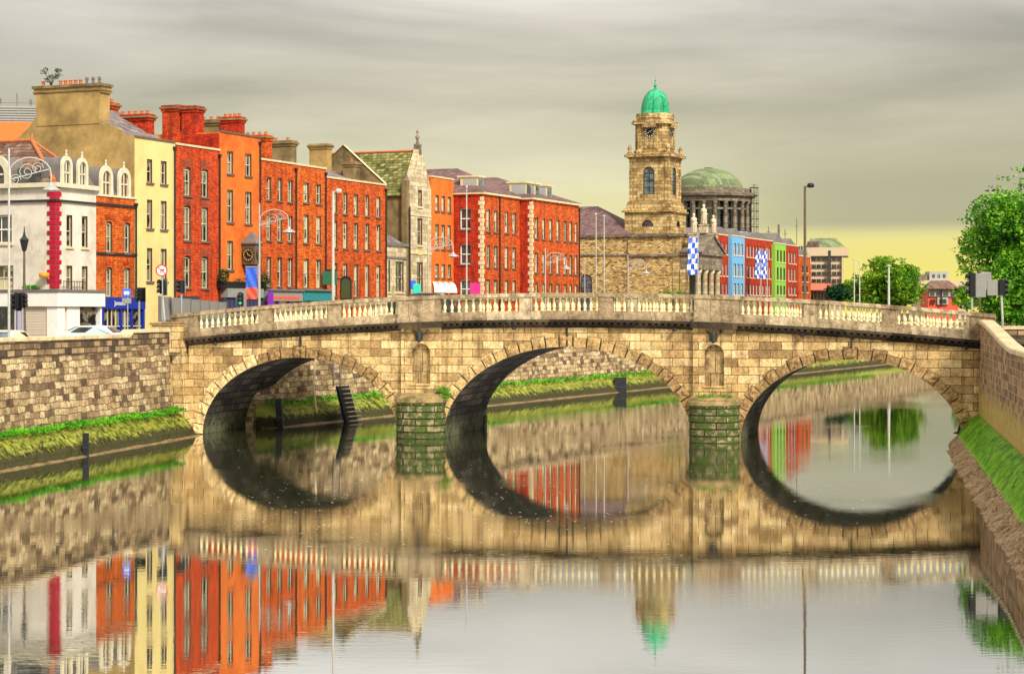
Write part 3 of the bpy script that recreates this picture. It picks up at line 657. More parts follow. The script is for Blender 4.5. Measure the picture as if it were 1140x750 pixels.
# cornice, dentils, plinth, coping on both sides
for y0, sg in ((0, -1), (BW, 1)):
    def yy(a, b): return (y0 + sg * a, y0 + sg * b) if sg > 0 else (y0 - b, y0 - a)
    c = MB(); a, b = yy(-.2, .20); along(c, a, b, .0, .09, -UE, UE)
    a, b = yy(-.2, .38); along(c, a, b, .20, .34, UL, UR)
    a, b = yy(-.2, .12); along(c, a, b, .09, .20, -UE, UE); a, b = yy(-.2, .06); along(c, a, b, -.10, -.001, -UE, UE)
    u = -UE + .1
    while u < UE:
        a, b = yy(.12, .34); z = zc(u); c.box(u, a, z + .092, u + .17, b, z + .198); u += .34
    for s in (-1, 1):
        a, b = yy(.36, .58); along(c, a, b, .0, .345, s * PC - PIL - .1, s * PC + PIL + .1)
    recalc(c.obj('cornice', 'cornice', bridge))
    c = MB(); a, b = yy(-.32, .16); along(c, a, b, .342, .60, UL, UR); a, b = yy(-.28, .10); along(c, a, b, .60, .80, UL, UR)
    recalc(c.obj('plinth', 'dressed', bridge))
    c = MB(); a, b = yy(-.34, .16); along(c, a, b, 1.56, 1.68, UL, UR); a, b = yy(-.30, .12); along(c, a, b, 1.68, 1.76, UL, UR)
    recalc(c.obj('coping', 'dressed', bridge))
    # solid dies between the baluster panels
    dies = [(-22.6, -21.05), (-17.35, -16.65), (-13.35, -12.65), (-9.3, -6.95), (-2.55, -1.85), (1.85, 2.55), (6.95, 9.3), (12.65, 13.35), (16.65, 17.35), (20.9, 22.4)]
    panels = [(dies[i][1], dies[i + 1][0]) for i in range(len(dies) - 1)]
    for i, (ua, ub) in enumerate(dies):
        big = abs(abs(ua + ub) / 2 - PC) < 1; d = MB()
        a, b = yy(-.27, .30 if big else .09)
        along(d, a, b, (.345 if big else .79), 1.562, ua, ub, 2)
        if big:
            a, b = yy(-.3, .36); along(d, a, b, 1.565, 1.765, ua - .05, ub + .05, 2); a, b = yy(-.3, .36); along(d, a, b, .346, .62, ua - .05, ub + .05, 2)
        recalc(d.obj('parapet_pier', 'dressed', bridge))
    prof = [(.10, 0), (.10, .05), (.06, .07), (.05, .11), (.085, .18), (.10, .26), (.085, .34), (.05, .46), (.042, .54), (.065, .58), (.045, .62), (.06, .66), (.09, .69), (.09, .76)]
    bm = MB().lathe(prof, 0, 0, 0, 10).mesh('baluster', 'baluster', True)
    rest = MB()
    for ua, ub in panels:
        nb = 11; st = (ub - ua) / nb
        for i in range(nb):
            u = ua + (i + .5) * st
            if sg < 0: link('baluster', bm, bridge, (u, y0 + .1, zc(u) + .80))
            else: rest.lathe(prof, u, y0 - .1, zc(u) + .80, 7)
    if sg > 0:
        o = rest.obj('balusters', 'baluster', bridge, True, kind='stuff')
# light brackets and drain slots
for u in (-19.9, -2.8, 5.9, 12.6, 20.9):
    MB().tube([(u, -.15, zc(u) + .02), (u, -.30, zc(u) - .08)], .03).lathe([(.02, 0), (.12, .05), (.13, .16), (.05, .2)], u, -.34, zc(u) - .22, 8).obj('floodlight', 'dark', bridge)
for c, a, b in ARCH:
    MB().box(c + .02, -.10, b + .02, c + .11, -.035, zc(c)).obj('drain_pipe', 'dark', bridge)
for s in (-1, 1):
    cx = s * PC; z = zc(cx)
    l = MB(); l.tube([(cx, -.5, z + .02), (cx, -.62, z - .1), (cx, -.62, z - .2)], .03).lathe([(.03, -.1), (.18, .0), (.24, .30), (.14, .40), (.05, .52)], cx, -.62, z - .66, 8).tube([(cx - .45, -.3, z - .12), (cx - .2, -.45, z - .25), (cx, -.6, z - .2), (cx + .2, -.45, z - .25), (cx + .45, -.3, z - .12)], .025, 5)
    l.obj('lantern', 'dark', bridge)
# road deck and footways over the bridge, ramping down to the quays
def deckz(u): return zc(u) + .55 if abs(u) < 21 else max(G0 + .02, zc(21) + .55 - (abs(u) - 21) * .12)
d = MB(); dl = [(-34 + i) for i in range(69)]
vs = []
for u in dl: vs += [(u, .3 if abs(u) < 23 else .6, deckz(u)), (u, BW - .3, deckz(u))]
d.add(vs, [(2 * i, 2 * i + 2, 2 * i + 3, 2 * i + 1) for i in range(68)])
d.obj('road_deck', 'asphalt', loc=(BC[0], BC[1], 0), rotz=BROT, kind='structure')
for ya, yb in ((.33, 1.9), (BW - 1.9, BW - .33)):
    d = MB(); vs = []
    for i in range(45):
        u = -22 + i; z = deckz(u) + .12; vs += [(u, ya, z), (u, yb, z), (u, yb if ya < 1 else ya, z - .12)]
    d.add(vs, [(3 * i, 3 * i + 3, 3 * i + 4, 3 * i + 1) for i in range(44)] + [(3 * i + 1 - (ya > 1), 3 * i + 4 - (ya > 1), 3 * i + 5, 3 * i + 2) for i in range(44)])
    d.obj('pavement', 'paving', loc=(BC[0], BC[1], 0), rotz=BROT, kind='structure')
# abutment pier at the left end
ab = MB()
def taper(mb, x0, x1, y0, y1, z0, z1, t):
    mb.add([(x0 , y0 - t, z0), (x1 + t, y0 - t, z0), (x1 + t, y1, z0), (x0, y1, z0), (x0 - t * .6, y0, z1), (x1 - t * .3, y0, z1), (x1 - t * .3, y1, z1), (x0 - t * .6, y1, z1)],
           [(0, 3, 2, 1), (4, 5, 6, 7), (0, 1, 5, 4), (1, 2, 6, 5), (2, 3, 7, 6), (3, 0, 4, 7)])
taper(ab, -23.3, -21.7, -.6, 1.5, -1.2, 6.08, .45)
ab.box(-23.66, -.68, 6.08, -21.76, 1.6, 6.28)
bevel(ab.obj('abutment_pier', 'ashlar', bridge), .03)
ab = MB(); ab.box(21.62, -.35, -1.2, 22.5, .6, 5.4); bevel(ab.obj('abutment_pier', 'ashlar', bridge), .03)
wd = MB(); leaves(wd, -6.7, -.45, 2.45, 260, .45, .3, .42, .07); leaves(wd, 8.6, -.45, 2.4, 120, .5, .3, .12, .06); leaves(wd, 7.6, -.6, 2.42, 160, .6, .3, .10, .06)
wd.obj('weed_tuft', 'weed', loc=(BC[0], BC[1], 0), rotz=BROT, kind='stuff', label='bright green weeds rooted on the ledges of the bridge piers', cat='weeds')

# ------------------------------------------------------------------ buildings
WINC = {}
def window_meshes(w, h, style, arch):
    key = (round(w, 1), round(h, 1), style, arch)
    if key in WINC: return WINC[key]
    st = {'sash': ('trim_cream', 'glass', .06), 'pale': ('trim_cream', 'glass_pale', .06), 'dark': ('trim_white', 'glass_dark', .09), 'modern': ('trim_white', 'glass_blue', .06),
          'stone': ('stone_pale', 'glass_dark', .10), 'church': ('dark', 'glass_blue', .05), 'black': ('charcoal', 'glass_dark', .05)}[style]
    b = st[2]; f = MB(); y0, y1 = .15, .21
    if arch:
        hs = h - w / 2 if arch == 1 else h - w * .2
        rise = h - hs; cx = w / 2
        n = 10; outer = [(cx - cx * cos(pi * i / n), hs + rise * sin(pi * i / n)) for i in range(n + 1)]
        inner = [(cx - (cx - b) * cos(pi * i / n), hs + (rise - b) * sin(pi * i / n)) for i in range(n + 1)]
        for i in range(n):
            f.add([(outer[i][0], y0, outer[i][1]), (outer[i + 1][0], y0, outer[i + 1][1]), (inner[i + 1][0], y0, inner[i + 1][1]), (inner[i][0], y0, inner[i][1])], [(0, 1, 2, 3)])
        f.box(0, y0, 0, b, y1, hs); f.box(w - b, y0, 0, w, y1, hs); f.box(b, y0, 0, w - b, y1, b)
        pane = [(0, .0)] + outer + [(w, .0)]
        f.box(b, y0 + .01, hs - b / 2, w - b, y1, hs + b / 2)
    else:
        f.box(0, y0, 0, b, y1, h); f.box(w - b, y0, 0, w, y1, h); f.box(b, y0, 0, w - b, y1, b); f.box(b, y0, h - b, w - b, y1, h)
        pane = [(0, 0), (w, 0), (w, h), (0, h)]
    mid = h * .5
    if style != 'modern' or h > 1.2: f.box(b, y0 - .02, mid - b * .45, w - b, y1, mid + b * .45)
    if w > .7: f.box(w / 2 - b * .25, y0 + .012, b, w / 2 + b * .25, y1, h - b - (.25 * w if arch else 0))
    if style in ('church',):
        for q_ in (.25, .75): f.box(b, y0 + .012, h * q_ - .03, w - b, y1, h * q_ + .03)
    fm = f.mesh('window', st[0])
    pm = MB().add([(x, .195, z) for x, z in pane], [tuple(range(len(pane)))]).mesh('pane', st[1])
    sm = MB().box(-.09, -.10, -.14, w + .09, .13, -.002)
    WINC[key] = (fm, pm, sm.mesh('sill', 'sill'), sm.mesh('sill', 'quoin'))
    return WINC[key]

def put_window(parent, mat, u, z, w, h, style, arch, sill):
    fm, pm, s1, s2 = window_meshes(w, h, style, arch)
    o = link('window', fm, parent); kx = w / round(w, 1); kz = h / round(h, 1)
    loc = mat @ Vector((u, 0, z)); o.location = loc
    ang = math.atan2(mat[1][0], mat[0][0]); o.rotation_euler = (0, 0, ang); o.scale = (kx, 1, kz)
    link('pane', pm, o)
    if sill: link('sill', s1 if sill == 1 else s2, o)

def panel(mb, mat, W, z0, z1, ops, rev=.22):
    """wall face with real openings. ops: (u0,u1,za,zb,arch)"""
    old = mb.x; mb.x = mat if old is None else old @ mat
    xs = sorted({0.0, W} | {o[0] for o in ops} | {o[1] for o in ops}); zs = sorted({z0, z1} | {o[2] for o in ops} | {o[3] for o in ops})
    for i in range(len(xs) - 1):
        for j in range(len(zs) - 1):
            mx, mz = (xs[i] + xs[i + 1]) / 2, (zs[j] + zs[j + 1]) / 2
            if any(o[0] < mx < o[1] and o[2] < mz < o[3] for o in ops): continue
            mb.add([(xs[i], 0, zs[j]), (xs[i + 1], 0, zs[j]), (xs[i + 1], 0, zs[j + 1]), (xs[i], 0, zs[j + 1])], [(0, 1, 2, 3)])
    for a, b, c, d, arch in ops:
        if not arch: pts = [(a, c), (b, c), (b, d), (a, d)]
        else:
            w = b - a; rise = w / 2 if arch == 1 else w * .2; cx = (a + b) / 2; n = 10
            arc = [(cx + w / 2 * cos(pi * i / n), d - rise + rise * sin(pi * i / n)) for i in range(n + 1)]
            pts = [(a, c), (b, c)] + arc
            for i in range(n):
                (xa, za), (xb, zb) = arc[i], arc[i + 1]
                mb.add([(xa, 0, za), (xa, 0, d), (xb, 0, d), (xb, 0, zb)], [(0, 1, 2, 3)])
        for i in range(len(pts)):
            (xa, za), (xb, zb) = pts[i], pts[(i + 1) % len(pts)]
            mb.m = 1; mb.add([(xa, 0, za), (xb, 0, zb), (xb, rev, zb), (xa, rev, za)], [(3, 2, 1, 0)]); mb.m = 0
    mb.x = old

IDM = Matrix.Identity(4)
def westm(D): return Matrix.Translation((0, D, 0)) @ Matrix.Rotation(-pi / 2, 4, 'Z')
def shell(mb, W, D, z0, z1, fops, wops=(), rev=.22):
    panel(mb, IDM, W, z0, z1, fops, rev); panel(mb, westm(D), D, z0, z1, list(wops), rev)
    mb.add([(W, 0, z0), (W, D, z0), (W, D, z1), (W, 0, z1)], [(0, 1, 2, 3)])
    mb.add([(0, D, z0), (W, D, z0), (W, D, z1), (0, D, z1)], [(3, 2, 1, 0)])
    mb.add([(0, 0, z1), (W, 0, z1), (W, D, z1), (0, D, z1)], [(0, 1, 2, 3)])
    mb.add([(.05, .3, z0), (W - .05, .3, z0), (W - .05, D, z0), (.05, D, z0)], [(3, 2, 1, 0)])

def gable_roof(mb, W, D, ze, zr, over=.1, y0=.3):
    """ridge along x"""
    y1 = D; ym = (y0 + y1) / 2
    mb.add([(-over, y0, ze), (W + over, y0, ze), (W + over, ym, zr), (-over, ym, zr), (-over, y1, ze), (W + over, y1, ze)],
           [(0, 1, 2, 3), (3, 2, 5, 4), (0, 3, 4), (1, 5, 2), (0, 4, 5, 1)])
def hip_roof(mb, x0, x1, y0, y1, ze, zr, inset=None, ov=.25):
    x0 -= ov; x1 += ov; y0 -= ov; y1 += ov
    if (x1 - x0) >= (y1 - y0):
        i = inset or (y1 - y0) / 2; a = (x0 + i, (y0 + y1) / 2, zr); b = (x1 - i, (y0 + y1) / 2, zr)
        mb.add([(x0, y0, ze), (x1, y0, ze), (x1, y1, ze), (x0, y1, ze), a, b], [(0, 1, 5, 4), (1, 2, 5), (2, 3, 4, 5), (3, 0, 4), (3, 2, 1, 0)])
    else:
        i = inset or (x1 - x0) / 2; a = ((x0 + x1) / 2, y0 + i, zr); b = ((x0 + x1) / 2, y1 - i, zr)
        mb.add([(x0, y0, ze), (x1, y0, ze), (x1, y1, ze), (x0, y1, ze), a, b], [(0, 1, 4), (1, 2, 5, 4), (2, 3, 5), (3, 0, 4, 5), (3, 2, 1, 0)])
def chimney(parent, x0, x1, y0, y1, z0, z1, mat, pots=4, potmat='terracotta'):
    c = MB(); c.box(x0, y0, z0, x1, y1, z1 - .45); c.box(x0 - .08, y0 - .08, z1 - .45, x1 + .08, y1 + .08, z1 - .28); c.box(x0 - .15, y0 - .15, z1 - .28, x1 + .15, y1 + .15, z1 - .12)
    c.box(x0 - .06, y0 - .06, z1 - .12, x1 + .06, y1 + .06, z1)
    o = c.obj('chimney', mat, parent); MB().box(x0 - .17, y0 - .17, z1 - .26, x1 + .17, y1 + .17, z1 - .14).obj('chimney_cap', 'render_tan_dark', o)
    pm = MB().lathe([(.12, 0), (.14, .04), (.12, .07), (.11, .20), (.14, .22), (.13, .26)], 0, 0, 0, 8).mesh('chimney_pot', potmat)
    for i in range(pots): link('chimney_pot', pm, o, ((x0 + x1) / 2 + random.uniform(-.05, .05), y0 + (y1 - y0) * (i + .5) / pots, z1))
    return o

def house(label, pxL, pxR, pyTop, mat, cols, rows, off=0.0, depth=9.0, style='sash', arch=0, ref=None, roof=.4, roofmat='slate_grey', sill=1, name='terraced_house', cat='house',
          side=None, group=None, parapet='quoin', pipe=True, ridge=True, z0=G0, band=(), heads=None, winh=1.0, toppx=None):
    s0, s1 = sline(pxL, off), sline(pxR, off); W = s1 - s0
    x, y = qpt(s0, off); o = thing(name, label, cat, (x, y, 0), QROT, group)
    def Yof(px): return qpt(sline(px, off), off)[1]
    zt = zat(pyTop, Yof(toppx if toppx else pxL))
    ref = ref or cols[0][0]
    ops = []
    for (a, b) in cols:
        for (t, bt) in rows:
            Yr = Yof(ref); ops.append((sline(a, off) - s0, sline(b, off) - s0, zat(bt, Yr), zat(t, Yr), arch))
    wops = []
    if side:
        for (u0, u1, za, zb, st) in side: wops.append((u0, u1, za, zb, 0))
    m = MB(); shell(m, W, depth, z0, zt, ops, wops); m.obj('wall', mat, o)
    for op in ops: put_window(o, IDM, op[0], op[2], op[1] - op[0], op[3] - op[2], style, arch, sill)
    if side:
        for (u0, u1, za, zb, st) in side: put_window(o, westm(depth), u0, za, u1 - u0, zb - za, st, 0, sill)
    if parapet:
        MB().box(-.0, -.07, zt + .002, W - .03, .28, zt + .14).obj('parapet_coping', parapet, o)
    if heads:
        h = MB()
        for (a, b, c, d, ar) in ops:
            cx = (a + b) / 2; r0 = (b - a) / 2 + .02
            for i in range(9):
                t = pi * (.12 + .76 * i / 8); r1 = r0 + .22 + (.16 if i % 2 == 0 else 0)
                ex = cos(t); ez = sin(t); zb_ = d - (b - a) * .2
                h.add([(cx + ex * r0 - .035 * ez, -.03, zb_ + ez * r0 * .55 + .05), (cx + ex * r0 + .035 * ez, -.03, zb_ + ez * r0 * .55 + .05), (cx + ex * r1 + .045 * ez, -.03, zb_ + ez * r1 * .8 + .08), (cx + ex * r1 - .045 * ez, -.03, zb_ + ez * r1 * .8 + .08)], [(0, 1, 2, 3)])
        h.obj('brick_arches', heads, o)
    for zz in band: MB().box(0, -.06, zz - .07, W - .02, .02, zz + .07).obj('string_course', 'lead', o)
    if pipe: MB().tube([(W - .18, -.10, z0 + .2), (W - .18, -.10, zt - .4)], .06).box(W - .3, -.18, zt - .45, W - .06, -.0, zt - .25).obj('downpipe', 'dark', o)
    if roof and ridge:
        r = MB(); gable_roof(r, W, depth, zt - .25, zt + roof, over=-.03); o2 = r.obj('roof', roofmat, o); recalc(o2)
    return o, W, zt, s0
ROW = 'terraced houses along the north quay'

# 1 white corner building
s0 = sline(62); s1 = sline(107); W1 = s1 - s0; x, y = qpt(s0)
wb = thing('corner_building', 'white corner building with crimson quoins, arched dormers and closed shopfront', 'building', (x, y, 0), QROT)
Yw = y; D1 = 10.0; ZT = zat(206, Yw)
def ws(px):   # west face: u from back corner; px -> u
    k = (px - CX) / F; d = (k * y - x) / (-N[0] * 1.0 - k * T[0] * 1.0) if False else None
    # point = (x - .922 d, y + .387 d)
    d = (x - k * y) / (0.922 + 0.387 * k); return D1 - d
wops = [(ws(-14), ws(13), zat(270, Yw), zat(238, Yw), 0), (ws(-14), ws(8), zat(213, Yw), zat(190, Yw), 0), (ws(-10), ws(15), zat(322, Yw), zat(295, Yw), 0)]
wops = [wops[0], wops[2]]
fops = []
for (a, b) in ((74, 80.5), (91, 97.5)):
    for (t, bt) in ((240, 275), (296, 323)): fops.append((sline(a) - s0, sline(b) - s0, zat(bt, Yw + 2), zat(t, Yw + 2), 0))
m = MB(); shell(m, W1, D1, G0, ZT, fops, wops); m.obj('wall', 'render_white', wb)
for op in fops: put_window(wb, IDM, op[0], op[2], op[1] - op[0], op[3] - op[2], 'sash', 0, 2)
put_window(wb, westm(D1), wops[0][0], wops[0][2], wops[0][1] - wops[0][0], wops[0][3] - wops[0][2], 'dark', 0, 2)
put_window(wb, westm(D1), wops[1][0], wops[1][2], wops[1][1] - wops[1][0], wops[1][3] - wops[1][2], 'pale', 0, 2)
m = MB()
for (yy0, zz, pr, hh) in ((0, ZT - .12, .28, .28), (0, ZT - .02, .16, .10)):
    m.box(-pr, -pr, zz, W1 - .02, D1, zz + hh)
m.obj('cornice', 'trim_cream', wb)
MB().box(-.14, -.14, zat(223, Yw) - .06, W1 - .02, D1, zat(223, Yw) + .06).obj('string_course', 'dark', wb)
MB().box(-.08, -.08, zat(332, Yw) + .1, W1 - .02, D1, zat(332, Yw) + .45).obj('ledge', 'lead', wb)
m = MB(); z = zat(321, Yw); i = 0
while z < zat(211, Yw):
    l = .62 if i % 2 else .42; m.box(-.06, -.06, z, .55 if i % 2 else .36, .0, z + .27); m.box(-.06, .0, z, 0, l, z + .27); z += .30; i += 1
bevel(m.obj('quoins', 'crimson', wb), .02)
# shopfront: fascia and shutters on both faces
zf0, zf1 = zat(341, Yw), zat(325, Yw)
m = MB(); m.box(-.55, -.55, zf0, W1 + .2, -.14, zf1); m.box(-.55, -.14, zf0, -.14, D1, zf1); m.obj('fascia', 'fascia', wb)
m = MB(); m.box(-.62, -.62, zf1 + .002, W1 + .25, -.1, zf1 + .16); m.box(-.62, -.1, zf1 + .002, -.1, D1, zf1 + .16); m.obj('fascia_ledge', 'lead', wb)
u0 = ws(28); 
m = MB()
for j in range(16): zz = G0 + .05 + j * (zf0 - G0 - .05) / 16; m.box(-.34 - .015 * (j % 2), D1 - ws(58), zz, -.1, D1 - ws(32), zz + .14)
m.obj('roller_shutter', 'shutter', wb)
MB().box(-.42, -.42, G0, .35, .35, zf0 - .002).obj('corner_pier', 'fascia', wb)
MB().box(-.42, D1 - ws(31), G0, -.05, D1 - ws(24), zf0 - .002).obj('pier', 'lilac', wb)
MB().box(-.20, D1 - ws(22), G0 + .1, -.1, D1 - ws(-10), zf0 - .002).obj('shop_window', 'glass_dark', wb)
MB().box(sline(84) - s0, -.2, G0 + .3, sline(104) - s0, -.1, zf0 - .05).obj('shop_window', 'glass', wb)
MB().box(sline(78) - s0 - .8, -.36, G0, sline(83.5) - s0, -.1, zf0 - .002).obj('pier', 'fascia', wb); MB().box(W1 - .1, -.4, G0, W1 + .2, -.05, zf0 - .002).obj('pier', 'white', wb)
MB().lathe([(.03, -.16), (.3, -.13), (.34, 0), (.3, .13), (.03, .16)], -.35, D1 - ws(53), zat(306, Yw), 12).obj('round_sign', 'amber', wb)
fl = MB(); leaves(fl, -.3, D1 - ws(38), zat(320, Yw), 240, .2, .7, .16, .07); fl.obj('plants', 'weed', wb)
# juliet railing and two white scrolled balconettes between the street windows
m = MB()
for i in range(9): m.tube([(.35 + i * .28, -.35, zat(324, Yw)), (.35 + i * .28, -.35, zat(313, Yw))], .018, 4)
m.tube([(.3, -.35, zat(313, Yw)), (2.7, -.35, zat(313, Yw))], .03, 4).obj('railing', 'dark', wb)
# hipped brown slate roof with terracotta ridges behind the parapet
zr = zat(157, Yw + 4)
m = MB(); m.add([(.4, .4, ZT + .2), (W1, .4, ZT + .2), (W1, D1 + 2, ZT + .2), (.4, D1 + 2, ZT + .2), (2.9, 3.9, zr), (3.0, D1, zr)], [(0, 1, 4), (1, 2, 5, 4), (2, 3, 5), (3, 0, 4, 5)])
m.obj('roof', 'slate_brown', wb)
MB().tube([(.4, .4, ZT + .3), (2.9, 3.9, zr + .05), (3.0, D1, zr + .05)], .14, 8).tube([(4.4, .9, ZT + .75), (2.9, 3.9, zr + .05)], .10, 6).lathe([(.08, 0), (.12, .2), (.03, .5)], 2.9, 3.9, zr, 6).obj('ridge_tiles', 'terracotta', wb)
MB().box(.02, 1.2, ZT + .22, .1, 2.9, ZT + 1.1).obj('roof_glazing', 'glass_dark', wb)
# big arched dormer on the west side at the left, and two slim white ones to the street
def dormer(parent, cx, w, z0, h, y0=.1, dep=1.2, m1='trim_cream', glass='glass_dark', west=False):
    n = 12; mb = MB(); rim = .16
    if west: mb.xf(Matrix.Translation((0, cx, 0)) @ Matrix.Rotation(-pi / 2, 4, 'Z'))
    else: mb.xf(Matrix.Translation((cx, 0, 0)))
    zs = z0 + h - w / 2
    out = [(-w / 2, z0)] + [(-w / 2 * cos(pi * i / n), zs + w / 2 * sin(pi * i / n) * (1.15)) for i in range(n + 1)] + [(w / 2, z0)]
    b = .2 * w; inn = [(-(w / 2 - b), z0)] + [(-(w / 2 - b) * cos(pi * i / n), zs + (w / 2 - b) * sin(pi * i / n) * 1.1) for i in range(n + 1)] + [(w / 2 - b, z0)]
    N_ = len(out)
    for i in range(N_ - 1):
        mb.add([(out[i][0], y0, out[i][1]), (out[i + 1][0], y0, out[i + 1][1]), (inn[i + 1][0], y0, inn[i + 1][1]), (inn[i][0], y0, inn[i][1])], [(0, 1, 2, 3)])
        mb.add([(out[i][0], y0, out[i][1]), (out[i + 1][0], y0, out[i + 1][1]), (out[i + 1][0], y0 + rim, out[i + 1][1]), (out[i][0], y0 + rim, out[i][1])], [(0, 1, 2, 3)])
        mb.m = 1; mb.add([(out[i][0] * .94, y0 + rim, out[i][1] - .05), (out[i + 1][0] * .94, y0 + rim, out[i + 1][1] - .05), (out[i + 1][0] * .94, y0 + dep, out[i + 1][1] - .05), (out[i][0] * .94, y0 + dep, out[i][1] - .05)], [(0, 1, 2, 3)]); mb.m = 0
        mb.add([(inn[i][0], y0, inn[i][1]), (inn[i + 1][0], y0, inn[i + 1][1]), (inn[i + 1][0], y0 + .2, inn[i + 1][1]), (inn[i][0], y0 + .2, inn[i][1])], [(0, 1, 2, 3)])
    mb.box(-.04, y0 + .08, z0, .04, y0 + .15, z0 + h - b * 1.1)
    mb.box(-w / 2 + b, y0 + .08, z0 + h * .42, w / 2 - b, y0 + .15, z0 + h * .48)
    mb.lathe([(.05, 0), (.09, .1), (.03, .2), (.07, .3), (.01, .42)], 0, y0 + .1, z0 + h + w * .06, 6)
    o = mb.obj('dormer', [m1, 'lead'], parent)
    gl = MB().xf(mb.x); gl.add([(p[0], y0 + .17, p[1]) for p in inn], [tuple(range(len(inn)))]); gl.obj('pane', glass, o)
    return o
for px_ in (74.5, 92): dormer(wb, sline(px_) - s0, 1.1, ZT + .05, 1.75, -.05, 1.6)
dormer(wb, D1 - ws(-2), 2.1, ZT - .1, 1.9, -.25, 2.0, west=True)

# 2 narrow orange brick house with mansard dormers
o2, W2, zt2, s2 = house('narrow orange brick house with two arched mansard dormers above a blue shop', 107, 152, 218, 'brick_orange', [(118, 125), (138, 145)], [(246, 280), (297, 330)],
                        roof=0, name='terraced_house', group=ROW, band=(), heads='brick_deep', depth=8, parapet='trim_cream', style='sash', arch=2)
for zz in (zat(228, 127), zat(281, 127) - .1): MB().box(0, -.09, zz - .06, W2 - .02, 0, zz + .10).obj('string_course', 'dark', o2)
m = MB(); m.add([(0, .25, zt2 + .1), (W2, .25, zt2 + .1), (W2, 1.5, zt2 + 2.0), (0, 1.5, zt2 + 2.0), (W2, 6, zt2 + 2.4), (0, 6, zt2 + 2.4), (W2, 8, zt2), (0, 8, zt2)], [(0, 1, 2, 3), (3, 2, 4, 5), (5, 4, 6, 7)])
m.add([(0, .25, zt2 + .1), (0, 1.5, zt2 + 2.0), (0, 6, zt2 + 2.4), (0, 8, zt2)], [(0, 1, 2, 3)])
m.obj('mansard_roof', 'lead', o2)
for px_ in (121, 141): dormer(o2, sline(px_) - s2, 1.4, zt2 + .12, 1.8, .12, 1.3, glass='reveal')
m = MB()
zsh = zat(331, 128)
m.box(.05, -.5, zsh - .75, W2 + .3, -.05, zsh); m.obj('shop_fascia', 'navy', o2)
m = MB()
for xx in (.05, 2.1, 3.3, W2 + .1): m.box(xx, -.45, G0, xx + .2, -.05, zsh - .752)
m.box(.05, -.4, G0, W2 + .3, -.05, G0 + .5); m.obj('shopfront', 'navy', o2)
m = MB(); m.box(.25, -.3, G0 + .5, W2, -.18, zsh - .76); m.obj('shop_window', 'glass', o2)
m = MB()
for xx in (.75, 1.2, 1.65, 2.7): m.box(xx, -.36, G0 + .5, xx + .05, -.3, zsh - .76)
m.box(.25, -.36, G0 + 1.3, W2, -.3, G0 + 1.36).obj('glazing_bar', 'trim_cream', o2)
text_mesh('lettering', 'Jansens', .42, o2, (1.9, -.52, zsh - .38), (pi / 2, 0, 0), 'white')

# 3 yellow house with the stained gable
oy, W3, zt3, s3 = house('tall cream yellow house with stained tan gable and big chimney stack', 150, 195, 153, 'render_yellow', [(163.5, 169.5), (179, 185.5)], [(177, 203), (222, 254), (276, 313)],
                        roof=0, group=ROW, depth=10.5, parapet='sill', ref=163)
m = MB()
zr3 = zt3 + 2.7
gp = [(0, G0), (10.5, G0), (10.5, zt3 - .6), (8.4, zt3 + .9), (7.9, zt3 + 1.5), (7.9, zt3 + 1.6), (3.2, zt3 + 1.6), (.9, zt3 + .45), (.7, zt3 + .14), (0, zt3 + .14)]
m.prism(gp, 'x', -.06, -.003)
recalc(m.obj('gable_wall', 'render_tan', oy))
m = MB(); m.prism([(7.7, zt3 + 1.0), (2.7, zt3 + 1.0), (2.7, zt3 + 3.05), (2.55, zt3 + 3.1), (2.55, zt3 + 3.5), (7.95, zt3 + 3.5), (7.95, zt3 + 3.1), (7.8, zt3 + 3.05)], 'x', -.10, 1.1)
cst = m.obj('chimney', 'render_tan', oy); recalc(cst)
MB().box(-.2, 2.45, zt3 + 3.5, 1.2, 8.05, zt3 + 3.68).box(-.16, 2.5, zt3 + 3.2, 1.15, 8.0, zt3 + 3.28).obj('chimney_cap', 'render_tan_dark', cst)
pm = MB().lathe([(.12, 0), (.14, .05), (.11, .1), (.10, .30), (.14, .33), (.13, .38)], 0, 0, 0, 8).mesh('chimney_pot', 'terracotta')
pm2 = MB().lathe([(.10, 0), (.08, .3), (.12, .32), (.11, .5)], 0, 0, 0, 8).mesh('chimney_pot', 'lead')
for yv in (7.6, 6.2, 5.8, 5.4, 5.0, 4.6): link('chimney_pot', pm, cst, (.5, yv, zt3 + 3.68))
for yv in (4.1, 3.6, 3.1): link('chimney_pot', pm2, cst, (.5, yv, zt3 + 3.68))
m = MB(); m.add([(0.02, .3, zt3 - .1), (W3 - .05, .3, zt3 - .1), (W3 - .05, 5.2, zr3), (0.02, 5.2, zr3), (0.02, 10.3, zt3 - .6), (W3 - .05, 10.3, zt3 - .6)], [(0, 1, 2, 3), (3, 2, 5, 4), (1, 5, 2), (0, 3, 4)])
rf = m.obj('roof', 'slate_grey', oy)
m = MB(); a = .5
for xx in (1.6, 2.7): m.add([(xx, 1.9, zt3 - .1 + 1.6 * (2.4 / 4.9) + .08), (xx + .6, 1.9, zt3 + .77), (xx + .6, 3.1, zt3 + 1.38), (xx, 3.1, zt3 + 1.38)], [(0, 1, 2, 3)])
m.obj('skylight', 'glass_dark', rf)
chimney(oy, W3 - .9, W3 - .1, 1.6, 4.1, zt3 - .5, zt3 + 2.0, 'brick_deep', 5)
chimney(oy, W3 - .9, W3 - .1, 4.5, 6.2, zt3 - .5, zt3 + 2.9, 'brick_mid', 3)
chimney(oy, W3 - .5, W3 - .1, 6.6, 7.2, zt3 - .5, zt3 + 3.6, 'render_tan', 1, 'lead')
